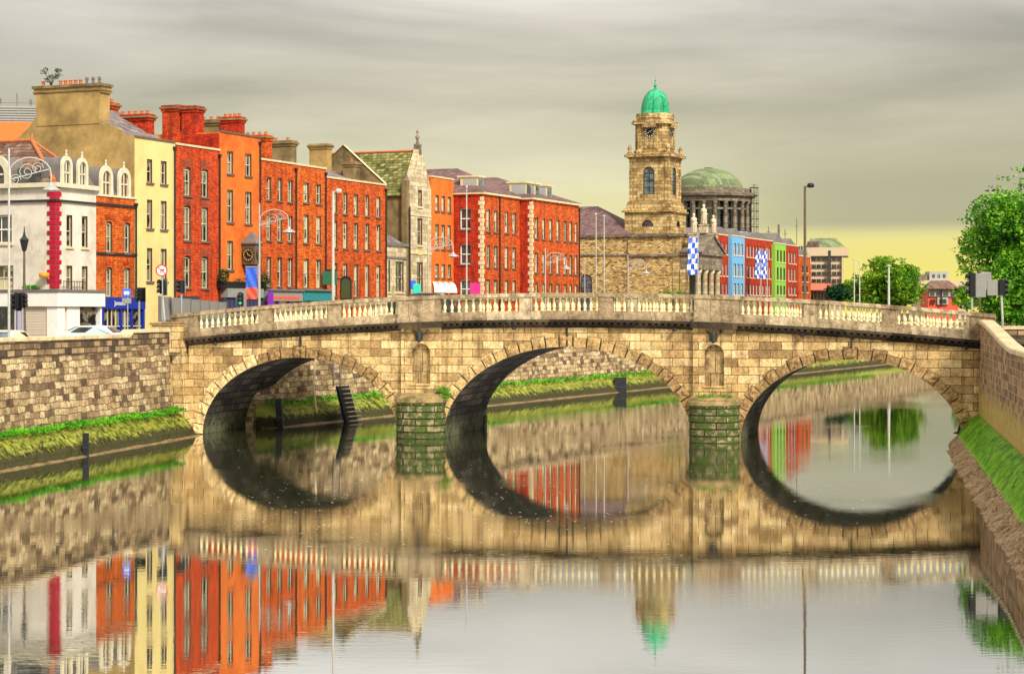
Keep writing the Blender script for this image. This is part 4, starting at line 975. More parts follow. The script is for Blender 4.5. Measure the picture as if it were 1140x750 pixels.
# sapling growing from the chimney top
bx, by = qpt(s3 + .4, -6.9)
tu = thing('buddleia_bush', 'small dark bush growing out of the tan chimney top', 'bush', (bx, by, zt3 + 3.68))
st = MB()
for i in range(7): a = i * .9; st.tube([(0, 0, 0), (cos(a) * .2, sin(a) * .2, .5), (cos(a) * .55, sin(a) * .4, 1.0 + .2 * sin(i * 2))], [.03, .02, .01], 4)
st.obj('stem', 'bark', tu)
lf = MB()
for i in range(9): a = i * .8; leaves(lf, cos(a) * .5, sin(a) * .4, .8 + .35 * sin(i * 1.7), 26, .24, .2, .14, .07)
lf.obj('foliage', 'leaf_dark', tu)

# 4..8, 10 the terrace
RO = ROW
o4, W4, z4, s4 = house('red brick house with fanned brick window arches, right of the yellow house', 195, 245, 161, 'brick_red', [(204.5, 212.5), (224, 232)], [(185, 217), (228, 267), (284, 320)], arch=2, heads='sill', group=RO, roof=.3, roofmat='slate_grey')
o5, W5, z5, s5 = house('tall orange rendered house with a clock on its front', 245, 290, 147, 'render_orange', [(253, 259.5), (273, 280)], [(168, 193), (211, 247), (268, 300)], group=RO, roof=.2, parapet='sill', depth=6.2)
chimney(o5, -.15, .9, 3.3, 4.7, z5 - 2.6, z5 + 2.05, 'brick_red', 0); chimney(o5, -.13, 1.0, 1.95, 3.1, z5 - 2.6, z5 + 1.95, 'brick_deep', 0)
MB().box(-.06, .1, z5 - 2.0, -.002, 1.9, z5 - .1).obj('gable_edge', 'brick_deep', o5)
c_ = chimney(o5, W5 - .9, W5 - .05, 1.3, 2.9, z5 - .5, z5 + 1.6, 'brick_deep', 4); chimney(o5, W5 - .9, W5 - .05, 3.0, 4.8, z5 - .5, z5 + 1.45, 'render_tan_dark', 3)
o6, W6, z6, s6 = house('orange red brick house with three narrow bays over a grey pink shop', 290, 330, 178, 'brick_mid', [(297, 302), (309, 314), (320.5, 326)], [(197, 222), (238, 267), (286, 318)], group=RO, roof=.8, style='sash')
chimney(o6, W6 - 1.0, W6 - .05, 2.1, 4.2, z6 - .5, z6 + 2.3, 'brick_mid', 4)
o7, W7, z7, s7 = house('orange brick house two bays wide above the teal shopfront', 330, 363, 184, 'brick_orange', [(338, 344), (352, 357.5)], [(203, 225), (239, 270), (288, 320)], group=RO, roof=.9, style='pale')
chimney(o7, W7 - 1.0, W7 - .05, 2.6, 4.7, z7 - .5, z7 + 2.3, 'render_tan_dark', 2)
o8, W8, z8, s8 = house('long orange red brick house of five bays below a mossy roof', 363, 430, 198, 'brick_mid', [(370.5, 375.5), (382, 387), (394, 398.8), (406.5, 411), (419, 423.5)], [(216, 239), (248, 277), (294, 330)], group=RO, roof=1.3, style='pale', roofmat='slate_grey', ref=395)
m = MB(); m.prism([(0, z8 + .1), (3.8, z8 + 3.4), (7.8, z8 + .1)], 'x', W8 - .35, W8 - .1); recalc(m.obj('gable_wall', 'render_tan_dark', o8))
m = MB(); m.add([(W8 - .45, -.1, z8 + .15), (W8, -.1, z8 + .15), (W8, 3.8, z8 + 3.5), (W8 - .45, 3.8, z8 + 3.5), (W8, 7.9, z8 + .1), (W8 - .45, 7.9, z8 + .1)], [(0, 1, 2, 3), (3, 2, 4, 5)])
m.obj('verge', 'quoin', o8)
chimney(o8, W8 - 1.2, W8 - .4, 4.9, 6.6, z8, z8 + 3.6, 'render_tan', 0); chimney(o8, W8 - 1.6, W8 - .4, 2.2, 3.2, z8 - .5, z8 + 2.0, 'render_tan_dark', 1)

# 9 limestone building with steep gable
s9 = sline(430); e9 = sline(480); x, y = qpt(s9)
gb = thing('gabled_building', 'pale limestone gothic building with steep gable, finial and mossy slate roof', 'building', (x, y, 0), QROT)
gx = sline(455) - s9; W9 = e9 - s9; Y9 = qpt(sline(455))[1]
zev = zat(208, Y9); zap = zat(161, Y9 + 2)
cxg = (gx + W9) / 2
m = MB()
gops = [(cxg - .62, cxg + .55, zat(325, Y9 + 2), zat(292, Y9 + 2), 0), (cxg - .55, cxg + .45, zat(273, Y9 + 2), zat(243, Y9 + 2), 0), (cxg - .42, cxg + .38, zat(230, Y9 + 2), zev - .15, 0)]
gops = [(a - gx, b - gx, c, d, e) for a, b, c, d, e in gops]
Wg = W9 - gx
m.xf(Matrix.Translation((gx, 0, 0))); panel(m, IDM, Wg, G0, zev, [o_ for o_ in gops if o_[3] < zev]); 
m.add([(0, 0, zev), (Wg, 0, zev), (Wg / 2, 0, zap)], [(0, 1, 2)])
m.add([(0, .5, zev), (Wg, .5, zev), (Wg / 2, .5, zap)], [(2, 1, 0)])
m.add([(0, 0, zev), (Wg / 2, 0, zap), (Wg / 2, .5, zap), (0, .5, zev)], [(0, 1, 2, 3)]); m.add([(Wg, 0, zev), (Wg / 2, 0, zap), (Wg / 2, .5, zap), (Wg, .5, zev)], [(3, 2, 1, 0)])
m.add([(Wg, 0, G0), (Wg, 10, G0), (Wg, 10, zev), (Wg, 0, zev)], [(0, 1, 2, 3)]); m.add([(0, 10, G0), (Wg, 10, G0), (Wg, 10, zev), (0, 10, zev)], [(3, 2, 1, 0)])
m.add([(0, 10, zev), (Wg, 10, zev), (Wg / 2, 10, zap - .5)], [(2, 1, 0)])
m.obj('gable_front', 'stone_pale', gb)
for op in gops:
    if op[3] < zev: put_window(gb, Matrix.Translation((gx, 0, 0)), op[0], op[2], op[1] - op[0], op[3] - op[2], 'stone', 0, 2)
zl = zat(273, qpt(s9)[1] + 4)
m = MB(); lops = [(.5, .8, zat(325, 166), zat(290, 166), 0), (1.9, 3.4, zat(325, 166), zat(291, 166), 0)]
panel(m, Matrix.Translation((0, .05, 0)), gx, G0, zl, lops); m.add([(0, .05, zl), (gx, .05, zl), (gx, 6, zl), (0, 6, zl)], [(0, 1, 2, 3)]); m.obj('low_wing', 'stone_pale', gb)
for op in lops: put_window(gb, Matrix.Translation((0, .05, 0)), op[0], op[2], op[1] - op[0], op[3] - op[2], 'stone', 0, 2)
MB().box(0, -.10, zl - .14, gx - .01, .05, zl + .1).box(0, -.04, zat(287, 166) - .08, gx - .01, .045, zat(287, 166) + .08).obj('string_course', 'lead', gb)
MB().box(gx + .01, -.08, zat(282, Y9 + 2) - .08, W9, -.0, zat(282, Y9 + 2) + .08).box(gx + .01, -.06, zat(240, Y9 + 2) - .06, W9, 0, zat(240, Y9 + 2) + .06).obj('string_course', 'quoin', gb)
m = MB(); m.prism([(.1, zl), (5.5, zl), (3.0, zl + 1.7)], 'x', .05, gx - .4); recalc(m.obj('wing_roof', 'slate_grey', gb))
MB().box(gx, .5, G0, gx + .05, 10, zev - .5).box(gx - .35, .0, G0, gx + .3, .5, zev + .5).obj('side_wall', 'render_tan_dark', gb)
m = MB(); m.lathe([(.02, 0), (.26, 0), (.26, .25), (.1, .6), (.02, 1.2)], gx + .05, .25, zev + .3, 6).lathe([(.02, 0), (.26, 0), (.26, .25), (.1, .6), (.02, 1.2)], W9 - .1, .25, zev - .3, 6); m.obj('pinnacle', 'stone_grey', gb)
m = MB(); m.add([(gx - .25, .5, zev - .75), (gx - .25, 10.2, zev - .75), (cxg, 10.2, zap - .55), (cxg, .5, zap - .55), (W9 + .2, .5, zev - .75), (W9 + .2, 10.2, zev - .75)], [(1, 0, 3, 2), (3, 4, 5, 2)])
m.obj('roof', 'slate_moss', gb)
MB().tube([(cxg, .5, zap - .52), (cxg, 10.2, zap - .52)], .1, 6).obj('ridge_tiles', 'terracotta', gb)
MB().box(cxg - .25, -.02, zap - .9, cxg + .25, .5, zap + .05).lathe([(.14, 0), (.16, .2), (.08, .35), (.2, .6), (.2, .7), (.07, .9), (.06, 1.0), (.13, 1.12), (.01, 1.3)], cxg, .25, zap, 8).obj('finial', 'stone_grey', gb)
MB().tube([(gx - .08, -.15, G0), (gx - .08, -.15, zat(230, Y9))], .07).obj('downpipe', 'dark', gb)
MB().box(cxg - .5, -.06, zat(284.5, Y9 + 3), cxg + .4, -.005, zat(279, Y9 + 3)).obj('name_plaque', 'gold', gb)

o10, W10, z10, s10 = house('orange plastered house with white shop awnings beside the limestone gable', 480, 505, 197, 'render_orange', [(484.5, 488.5), (491.5, 495.5), (498.3, 502)], [(218, 235), (250, 277), (294, 309)], group=RO, roof=.3, style='pale', pipe=False, ref=491)
for i in range(4):
    x0_ = W10 * (i + .16) / 4; x1_ = W10 * (i + .84) / 4; cx = (x0_ + x1_) / 2; r_ = (x1_ - x0_) / 2; a = MB(); zb = zat(326, 176); n = 8; vs = []
    for kx in range(n + 1):
        for kz in range(5):
            t_ = pi / 2 * kz / 4; vs.append((cx - r_ * cos(pi * kx / n), -.6 * cos(t_) * (.35 + .65 * sin(pi * kx / n)), zb + .95 * sin(t_)))
    a.add(vs, [(p * 5 + q_, (p + 1) * 5 + q_, (p + 1) * 5 + q_ + 1, p * 5 + q_ + 1) for p in range(n) for q_ in range(4)])
    a.obj('awning', 'fascia', o10, True)

# 11, 12 big red brick blocks with quoins and hipped slate roofs
def redblock(label, pxL, pxR, off, pyT, cols, rows, ref, depth, side, bayroof, dorm, sideq=False):
    o, W, zt, s0_ = house(label, pxL, pxR, pyT, 'brick_mid', cols, rows, off=off, depth=depth, style='pale', ref=ref, roof=0, name='brick_block', cat='building', side=side, parapet=None, group=None)
    m = MB(); hip_roof(m, 0, W, 0, depth, zt + .2, zt + bayroof); rf_ = m.obj('roof', 'slate', o); recalc(rf_)
    MB().box(-.2, -.22, zt + .001, W + .1, depth, zt + .2).obj('eaves_cornice', 'quoin', o)
    q_ = MB(); z = G0; i = 0
    while z < zt - .3:
        l = .42 if i % 2 else .24; q_.box(-.04, -.04, z, l, 0, z + .34); q_.box(-.04, 0, z, 0, l * .9, z + .34); z += .38; i += 1
    q_.obj('quoins', 'quoin', o)
    for dx in dorm:
        d = MB(); hz = zt + .25; d.box(dx, .9, hz, dx + 1.3, 2.6, hz + 1.35); d.box(dx - .1, .75, hz + 1.35, dx + 1.4, 2.9, hz + 1.5)
        dd = d.obj('dormer', 'quoin', o); MB().box(dx + .15, .86, hz + .2, dx + 1.15, .9, hz + 1.2).obj('pane', 'glass_blue', dd)
        MB().box(dx - .02, 1.0, hz + .15, dx - .002, 2.3, hz + 1.25).obj('cladding', 'greyclad', dd)
    return o, W, zt, s0_
Ys = 175.0
d11 = 14.0
def side_u(px, s, off, D):
    P = qpt(s, off); kk = (px - CX) / F; d = (P[0] - kk * P[1]) / (0.922 + 0.387 * kk); return D - d
sA = sline(537, 2.8)
sideA = [(side_u(512, sA, 2.8, d11), side_u(524.5, sA, 2.8, d11), zat(b_, 176), zat(t_, 176), 'dark') for t_, b_ in ((232, 255), (272, 294), (311, 332))]
o11, W11, z11, _ = redblock('red brick block with cream quoins and white side windows beside the orange house', 537, 580, 2.8, 216, [(541.5, 545.5), (550, 554), (562, 566), (570.5, 574.5)], [(233, 257), (273, 297), (311, 334)], 541, d11, sideA, 2.7, (1.0,))
M['brick_mid']
o12, W12, z12, _ = redblock('longer red brick block with seven bays and cream quoins before the church', 592, 645, 4.0, 222, [(595.5, 599), (603.5, 607), (611.5, 615), (619.5, 623), (627.5, 631), (634, 637), (640, 643)], [(242, 265), (281, 303), (315, 338)], 595, 14.0, [], 2.6, (.8, 3.0, 6.0))
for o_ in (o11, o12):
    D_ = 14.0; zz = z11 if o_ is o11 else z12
    # deeper red skin on the west gable: its weaker light put into the colour
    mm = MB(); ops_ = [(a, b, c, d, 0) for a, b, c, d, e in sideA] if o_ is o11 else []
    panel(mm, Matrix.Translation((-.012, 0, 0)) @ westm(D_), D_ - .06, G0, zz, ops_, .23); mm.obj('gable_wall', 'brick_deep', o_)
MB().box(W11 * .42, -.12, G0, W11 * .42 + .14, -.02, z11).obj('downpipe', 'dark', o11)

# ------------------------------------------------------------------ church with clock tower
sc_ = sline(757); x, y = qpt(sc_); Yc = y
ch = thing('church', 'golden stone church with clock tower, green copper dome and columned portico', 'church', (x, y, 0), QROT)
CW = 8.8; BD = 6.6; zb = zat(262, Yc)
shellops = [(11.0, 12.5)]
m = MB(); m.box(0, 0, G0 - .1, CW, BD, zb); m.obj('vestibule', 'rubble', ch)
MB().box(-.25, -.1, zat(284, Yc) - .12, CW, BD, zat(284, Yc) + .12).box(-.3, -.2, zb - .1, CW + .2, BD + .1, zb + .22).obj('cornice', 'stone_grey', ch)
MB().box(-.06, -.06, G0, CW + .03, .9, zb - .12).obj('corner_pier', 'stone_church', ch)
# nave with arched windows
ND_ = 24.0; nz = zat(264, Yc + 4)
NM = Matrix.Translation((.15, BD, 0))
m = MB(); m.xf(NM); panel(m, westm(ND_), ND_, G0 - .1, nz, [(ND_ - 6.4 + .2, ND_ - 6.4 + 1.8 + .2 - .3, 5.0, zat(305, Yc + 4), 1), (ND_ - 12, ND_ - 10.5, 5.0, zat(305, Yc + 4), 1)])
m.add([(12, 0, G0), (12, ND_, G0), (12, ND_, nz), (12, 0, nz)], [(0, 1, 2, 3)]); m.add([(0, ND_, G0), (12, ND_, G0), (12, ND_, nz), (0, ND_, nz)], [(3, 2, 1, 0)]); m.add([(0, 0, G0), (12, 0, G0), (12, 0, nz), (0, 0, nz)], [(0, 1, 2, 3)])
m.obj('nave', 'rubble', ch)
put_window(ch, NM @ westm(ND_), ND_ - 6.2, 5.0, 1.5, zat(305, Yc + 4) - 5.0, 'church', 1, 2); put_window(ch, NM @ westm(ND_), ND_ - 12, 5.0, 1.5, zat(305, Yc + 4) - 5.0, 'church', 1, 2)
MB().xf(NM).box(-.12, 0, zat(284, Yc + 4) - .1, 0, ND_, zat(284, Yc + 4) + .1).box(-.25, 0, nz, 12.2, ND_, nz + .25).obj('string_course', 'stone_grey', ch)
m = MB().xf(NM); hip_roof(m, 0, 12, 0, ND_, nz + .25, zat(228, Yc + 7), inset=6.4); recalc(m.obj('nave_roof', 'slate', ch))
# tower
tc_ = thing  # (kept as one thing with the church)
tx, ty = 4.4, 4.6
zq = lambda py: zat(py, 240.0)
def sq(mb, h, z0, z1, cham=0.0):
    if cham: mb.prism([(tx - h + cham, ty - h), (tx + h - cham, ty - h), (tx + h, ty - h + cham), (tx + h, ty + h - cham), (tx + h - cham, ty + h), (tx - h + cham, ty + h), (tx - h, ty + h - cham), (tx - h, ty - h + cham)], 'z', z0, z1)
    else: mb.box(tx - h, ty - h, z0, tx + h, ty + h, z1)
tw = MB(); H1 = 2.95
z262, z236, z225, z174, z139, z128, z124 = zq(262), zq(236), zq(225), zq(173), zq(137), zq(130), zq(125)
for zz, hh, (wa, wb2, wc, wd2, ar) in ((z262, z236, (H1 - .75, H1 + .75, zq(252), zq(245), 1)),):
    TM = Matrix.Translation((tx - H1, ty - H1, 0))
    tw.xf(TM); shell(tw, 2 * H1, 2 * H1, z262 - .1, z236, [(wa, wb2, wc, wd2, 1)], [(wa, wb2, wc, wd2, 1)]); tw.x = None
lowst = tw.obj('tower_base', 'stone_church', ch)
for mt in (IDM, westm(2 * H1)): put_window(ch, TM @ mt, H1 - .75, zq(252), 1.5, zq(245) - zq(252), 'church', 1, 0)
tw = MB(); H2 = 2.45; TM = Matrix.Translation((tx - H2, ty - H2, 0)); tw.xf(TM)
aw = (H2 - .72, H2 + .72, zq(216), zq(185), 1)
shell(tw, 2 * H2, 2 * H2, z236, z174, [aw], [aw], .3); tw.x = None
tower = tw.obj('tower', 'stone_church', ch)
for mt in (IDM, westm(2 * H2)): put_window(tower, TM @ mt, aw[0], aw[2], 1.44, aw[3] - aw[2], 'church', 1, 0)
m = MB(); sq(m, 3.25, z236, z236 + .22); sq(m, 3.05, z236 + .22, z236 + .5); sq(m, 2.75, z236 + .5, z225, .15); m.box(tx - 2.62, ty - 2.62, z225, tx + 2.62, ty + 2.62, z225 + .18)
sq(m, 2.62, z174 - .35, z174 - .12); sq(m, 3.0, z174 - .12, z174 + .18); sq(m, 2.8, z174 + .18, z174 + .3)
for sx in (-1, 1):
    for sy in (-1, 1):
        cxx, cyy = tx + sx * 2.28, ty + sy * 2.28; m.box(cxx - .24, cyy - .24, z225 + .1, cxx + .24, cyy + .24, z174 - .3)
        m.lathe([(.3, 0), (.35, .15), (.2, .35), (.3, .6), (.28, .8), (.05, 1.1)], tx + sx * 2.45, ty + sy * 2.45, z174 + .28, 8)
        m.box(cxx - .5, cyy - .5, z236 + .3, cxx + .5, cyy + .5, z236 + .95)
m.obj('tower_mouldings', 'stone_church', tower)
m = MB(); H3 = 2.05; sq(m, H3, z174 + .3, z139, .45); sq(m, H3 + .12, z174 + .3, z174 + .7, .45); sq(m, H3 + .38, z139, z139 + .2, .45); sq(m, H3 + .28, z139 + .2, z139 + .42, .4); sq(m, H3 - .1, z139 + .42, z128, .5); sq(m, H3 - .02, z128, z124, .7)
for mt in (IDM, Matrix.Rotation(-pi / 2, 4, 'Z'), Matrix.Rotation(pi / 2, 4, 'Z')):
    m.xf(Matrix.Translation((tx, ty, 0)) @ mt); n = 10
    arc = [(-.95 + .0, zq(141))] + [(-.95 * cos(pi * i / n), zq(141) + .62 * sin(pi * i / n)) for i in range(n + 1)]
    m.prism([(a_, b_) for a_, b_ in arc[1:]], 'y', -H3 - .40, -H3 - .1); m.box(-.95, -H3 - .06, zq(168), -.85, -H3, zq(141)); m.box(.85, -H3 - .06, zq(168), .95, -H3, zq(141)); m.box(-.8, -H3 - .07, zq(164), .8, -H3, zq(161))
    m.x = None
recalc(m.obj('clock_stage', 'stone_church', tower))
def clock_face(parent, mat4, r, hands=((150, .62), (60, .85)), dark='black', pale='trim_cream', rim=None):
    d = MB().xf(mat4); n = 24
    d.add([(r * cos(2 * pi * i / n), -.03, r * sin(2 * pi * i / n)) for i in range(n)] + [(r * cos(2 * pi * i / n), .05, r * sin(2 * pi * i / n)) for i in range(n)], [tuple(range(n))] + [(i, (i + 1) % n, n + (i + 1) % n, n + i) for i in range(n)])
    o_ = d.obj('clock_face', dark, parent); recalc(o_)
    h = MB().xf(mat4)
    for i in range(12):
        t_ = 2 * pi * i / 12; c_, s_ = cos(t_), sin(t_); w_ = .06 * r
        h.add([(c_ * r * .68 - s_ * w_, -.04, s_ * r * .68 + c_ * w_), (c_ * r * .68 + s_ * w_, -.04, s_ * r * .68 - c_ * w_), (c_ * r * .93 + s_ * w_, -.04, s_ * r * .93 - c_ * w_), (c_ * r * .93 - s_ * w_, -.04, s_ * r * .93 + c_ * w_)], [(0, 1, 2, 3)])
    for i in range(24):
        t0, t1 = 2 * pi * i / 24, 2 * pi * (i + 1) / 24
        h.add([(r * a_ * cos(t_), -.041, r * a_ * sin(t_)) for a_, t_ in ((.91, t0), (.91, t1), (.955, t1), (.955, t0))], [(0, 1, 2, 3)])
    h.obj('numerals', pale, o_)
    for ang, ln in hands:
        h = MB().xf(mat4); t_ = radians(ang); c_, s_ = cos(t_), sin(t_); w_ = .055 * r
        h.add([(-c_ * .15 * r - s_ * w_, -.05, -s_ * .15 * r + c_ * w_), (-c_ * .15 * r + s_ * w_, -.05, -s_ * .15 * r - c_ * w_), (c_ * r * ln + s_ * w_ * .5, -.05, s_ * r * ln - c_ * w_ * .5), (c_ * r * ln - s_ * w_ * .5, -.05, s_ * r * ln + c_ * w_ * .5)], [(0, 1, 2, 3)])
        h.obj('clock_hand', pale, o_)
    if rim:
        h = MB().xf(mat4)
        for i in range(24):
            t0, t1 = 2 * pi * i / 24, 2 * pi * (i + 1) / 24
            h.add([(r * cos(t0), -.06, r * sin(t0)), (r * cos(t1), -.06, r * sin(t1)), (r * 1.12 * cos(t1), -.06, r * 1.12 * sin(t1)), (r * 1.12 * cos(t0), -.06, r * 1.12 * sin(t0))], [(0, 1, 2, 3)])
        h.obj('clock_rim', rim, o_)
for mt in (IDM, Matrix.Rotation(-pi / 2, 4, 'Z')):
    clock_face(tower, Matrix.Translation((tx, ty, zq(146))) @ mt @ Matrix.Translation((0, -H3 - .06, 0)), .66, hands=((30, .85), (210, .6)))
m = MB(); R_ = 1.72; Hd = zq(98) - z124
m.lathe([(R_ + .12, 0), (R_ + .12, .12), (R_, .14)] + [(R_ * cos(t_) ** .8, .14 + Hd * sin(t_)) for t_ in [pi / 2 * i / 12 for i in range(1, 12)]] + [(.16, Hd + .14)], tx, ty, z124, 16)
m.obj('dome', 'copper', tower, True)
rb = MB()
for k_ in range(8):
    a_ = 2 * pi * k_ / 8 + .2
    rb.tube([(tx + (R_ + .02) * cos(t_) ** .8 * cos(a_), ty + (R_ + .02) * cos(t_) ** .8 * sin(a_), z124 + .14 + Hd * sin(t_)) for t_ in [pi / 2 * i / 8 for i in range(8)]], .045, 4)
rb.obj('dome_ribs', 'copper', tower)
MB().lathe([(.2, 0), (.24, .15), (.1, .3), (.2, .5), (.2, .62), (.07, .85), (.05, 1.1), (.11, 1.2), (.03, 1.3), (.02, 1.7)], tx, ty, zq(98.5) + .1, 8).obj('finial', 'copper', tower)
# portico, seen from its west side
PD = 2.6; ze0, ze1 = zat(300, Yc), zat(283, Yc)
m = MB(); m.box(-.1, -PD, ze0, CW + .1, -.1, ze0 + .55); m.box(-.1, -PD, ze0 + .55, CW + .1, -.1, ze1 - .1); m.box(-.35, -PD - .3, ze1 - .1, CW + .35, -.0, ze1 + .18)
m.prism([(-.35, ze1 + .18), (CW + .35, ze1 + .18), (CW / 2, zat(263, Yc))], 'y', -PD - .2, -.5)
m.prism([(-.5, ze1 + .18), (CW / 2, zat(263, Yc) + .05), (CW + .5, ze1 + .18), (CW + .5, ze1 + .42), (CW / 2, zat(263, Yc) + .4), (-.5, ze1 + .42)], 'y', -PD - .38, -.3)
recalc(m.obj('pediment', 'stone_grey', ch))
m = MB().box(-.2, -PD - .2, G0 - .1, CW + .2, -.05, G0 + .5)
m.obj('steps', 'stone_pale', ch)
cm = MB().lathe([(.5, 0), (.5, .15), (.40, .3), (.40, 1.2), (.33, ze0 - G0 - 1.25), (.38, ze0 - G0 - 1.1), (.48, ze0 - G0 - .7), (.5, ze0 - G0 - .5)], 0, 0, 0, 14).mesh('column', 'stone_pale', True)
for i in range(4): link('column', cm, ch, (.5 + i * (CW - 1) / 3, -PD + .5, G0 + .5))
MB().box(.3, .0 - .08, G0, CW - .3, -.061, ze0 - .3).obj('porch_shade', 'charcoal', ch)  # flat charcoal sheet, the shade behind the columns put into its colour
MB().box(-.15, -PD + 1.6, G0, .5, -.06, ze0 - .002).obj('side_pier', 'stone_church', ch)
wdm = MB(); leaves(wdm, 0, 0, .5, 300, 1.0, .8, .45, .12)
def statue(parent_pt, hgt, label):
    x_, y_, z_ = parent_pt; st = thing('statue', label, 'statue', (x_, y_, z_), QROT, 'statues on the church portico')
    h = hgt; k_ = h / 2.6
    b = MB(); b.lathe([(.42, 0), (.46, .15), (.40, .6), (.34, 1.2), (.36, 1.5), (.44, 1.85), (.38, 2.05), (.14, 2.15), (.12, 2.25), (.19, 2.35), (.2, 2.5), (.12, 2.66), (.02, 2.7)], 0, 0, 0, 12)
    b.tube([(.42, 0, 1.95), (.55, -.15, 1.5), (.35, -.4, 1.35)], [.13, .11, .08], 6).tube([(-.42, 0, 1.95), (-.6, -.1, 1.6), (-.45, -.35, 1.9)], [.13, .11, .08], 6)
    for i in range(7): a_ = pi * i / 6 + pi; b.tube([(.44 * cos(a_), .44 * sin(a_), .02), (.38 * cos(a_), .38 * sin(a_), 1.1), (.3 * cos(a_ + .3), .3 * sin(a_ + .3), 1.7)], [.06, .05, .03], 4)
    o_ = b.obj('figure', 'statue', st, True); o_.scale = (k_, k_, k_)
    MB().box(-.45, -.45, -1.0, .45, .45, 0).box(-.55, -.55, -.12, .55, .55, -.02).obj('pedestal', 'stone_pale', st)
def chp(lx, ly): return (x + T[0] * lx - N[0] * ly, y + T[1] * lx - N[1] * ly)
for lx, pyb, pyt, lb in ((.4, 260, 238, 'pale stone statue on the left corner of the church portico'), (CW / 2, 250, 228, 'tallest pale statue at the peak of the church pediment'), (CW - .4, 260, 240, 'pale stone statue on the right corner of the church portico')):
    xx, yy_ = chp(lx, -1.6); zb_ = zat(pyb, yy_); statue((xx, yy_, zb_), zat(pyt, yy_) - zb_, lb)

# ------------------------------------------------------------------ domed courthouse behind, with scaffolding
Yd = 420.0; X0 = (789 - CX) / F * Yd; fc = thing('domed_courthouse', 'huge green domed drum with grey columns rising behind the church', 'building', (X0, Yd, 0))
zd = lambda py: zat(py, Yd)
R0 = 9.1
MB().lathe([(R0 - 1.4, zd(262)), (R0 - 1.4, zd(222))], 0, 0, 0, 40).obj('drum', 'glass_dark', fc)
MB().lathe([(R0 + .4, zd(300)), (R0 + .4, zd(260)), (R0 - .2, zd(259))], 0, 0, 0, 40).obj('drum_base', 'lilac', fc)
MB().box(-16, -10, G0 - .2, 16, 12, zd(290)).obj('wing', 'stone_grey', fc)
MB().lathe([(R0 - 1, zd(226)), (R0 + .1, zd(226)), (R0 + .1, zd(222)), (R0 + .8, zd(220)), (R0 + .9, zd(217)), (R0 - .1, zd(216)), (R0 - .1, zd(211.5)), (R0 - 2, zd(211))], 0, 0, 0, 48).lathe([(R0 - 1.2, zd(235)), (R0 - .5, zd(235)), (R0 - .5, zd(233)), (R0 - 1.2, zd(233))], 0, 0, 0, 48).obj('entablature', 'stone_grey', fc)
colm = MB().lathe([(.55, 0), (.48, .3), (.42, zd(229) - zd(259)), (.6, zd(226) - zd(259))], 0, 0, 0, 10).mesh('column', 'stone_grey', True)
for i in range(24):
    a_ = 2 * pi * i / 24 + .05
    if sin(a_) < .25: link('column', colm, fc, ((R0 - .45) * cos(a_), (R0 - .45) * sin(a_), zd(259)))
Rd = 7.25; m = MB()
hd = zd(187.5) - zd(212)
m.lathe([(Rd * cos(t_), hd * sin(t_)) for t_ in [pi / 2 * i / 16 for i in range(16)]] + [(.9, hd - .02), (.9, hd + .15)], 0, 0, zd(212), 48); m.obj('dome', 'copper_old', fc, True)
scf = thing('scaffolding', 'thin steel scaffolding tower standing against the right side of the courthouse drum', 'scaffolding', (X0 + 9.3, Yd - 4.0, zd(262)))
pl_ = MB(); bd = MB(); hs_ = zd(210) - zd(262)
for ix in range(3):
    for iy in range(2): pl_.tube([(ix * .7 - .7, iy * 2.5, -4), (ix * .7 - .7, iy * 2.5, hs_ + (.8 if ix == 1 else 0))], .06, 4)
for i in range(7):
    z_ = hs_ * i / 6; bd.box(-.9, -.2, z_, .9, 2.7, z_ + .06)
    pl_.tube([(-.7, -.02, z_ + .5), (.7, -.02, z_ + .5)], .04, 4)
    if i < 6: pl_.tube([(-.7, -.03, z_), (.7, -.03, z_ + hs_ / 6)], .04, 4)
pl_.obj('poles', 'charcoal', scf); bd.obj('boards', 'lead', scf)

# ------------------------------------------------------------------ modern terrace with coloured bays beyond the church
def bay(label, a, b, pyT, mat, cols, wmat='black', off=0.0, dep=10, roofz=1.1, rows=None, group='coloured modern terrace bays'):
    o, W, zt, s_ = house(label, a, b, pyT, mat, cols, rows or [(270 + (pyT - 262) * .9, 283 + (pyT - 262) * .9), (293 + (pyT - 262) * .5, 307 + (pyT - 262) * .5), (315 + (pyT - 262) * .3, 328)], off=off, depth=dep, style=wmat, roof=0,
                         name='modern_terrace', cat='building', group=group, sill=2, pipe=False, parapet='quoin', toppx=a, ref=a)
    m = MB()
    m.prism([(.0, zt + .14), (W, zt + .14), (W * .5, zt + roofz)], 'y', .3, dep); recalc(m.obj('roof', 'lead', o)); return o
bay('red brick modern bay with four window columns, next to the church portico', 797, 815, 261, 'brick_deep', [(801 + i * 3.6, 802.7 + i * 3.6) for i in range(4)], 'modern')
bay('sky blue panelled bay between two red brick bays beyond the church', 815, 829, 262.5, 'skyblue', [(817 + i * 3.9, 819.2 + i * 3.9) for i in range(3)], 'modern', off=.5, dep=10.5)
bay('wide red brick bay behind the paired blue and white flags', 829, 863, 265, 'brick_deep', [(831.5 + i * 3.5, 833.3 + i * 3.5) for i in range(9)], 'modern')
bay('lime green bay in the far red brick terrace', 863, 875, 271, 'lime', [(865 + i * 3.6, 866.8 + i * 3.6) for i in range(3)], 'black', off=.5, dep=10.5, roofz=1.6)
bay('red brick bay to the right of the lime green bay', 875.5, 889, 273, 'brick_deep', [(878 + i * 3.3, 879.6 + i * 3.3) for i in range(3)], 'modern')
bay('scarlet brick end bay with dark balconies, lowest of the far terrace', 889, 902, 285, 'brick_mid', [(893, 895), (897.5, 899.5)], 'black', rows=[(296, 303), (307, 313), (318, 325)])

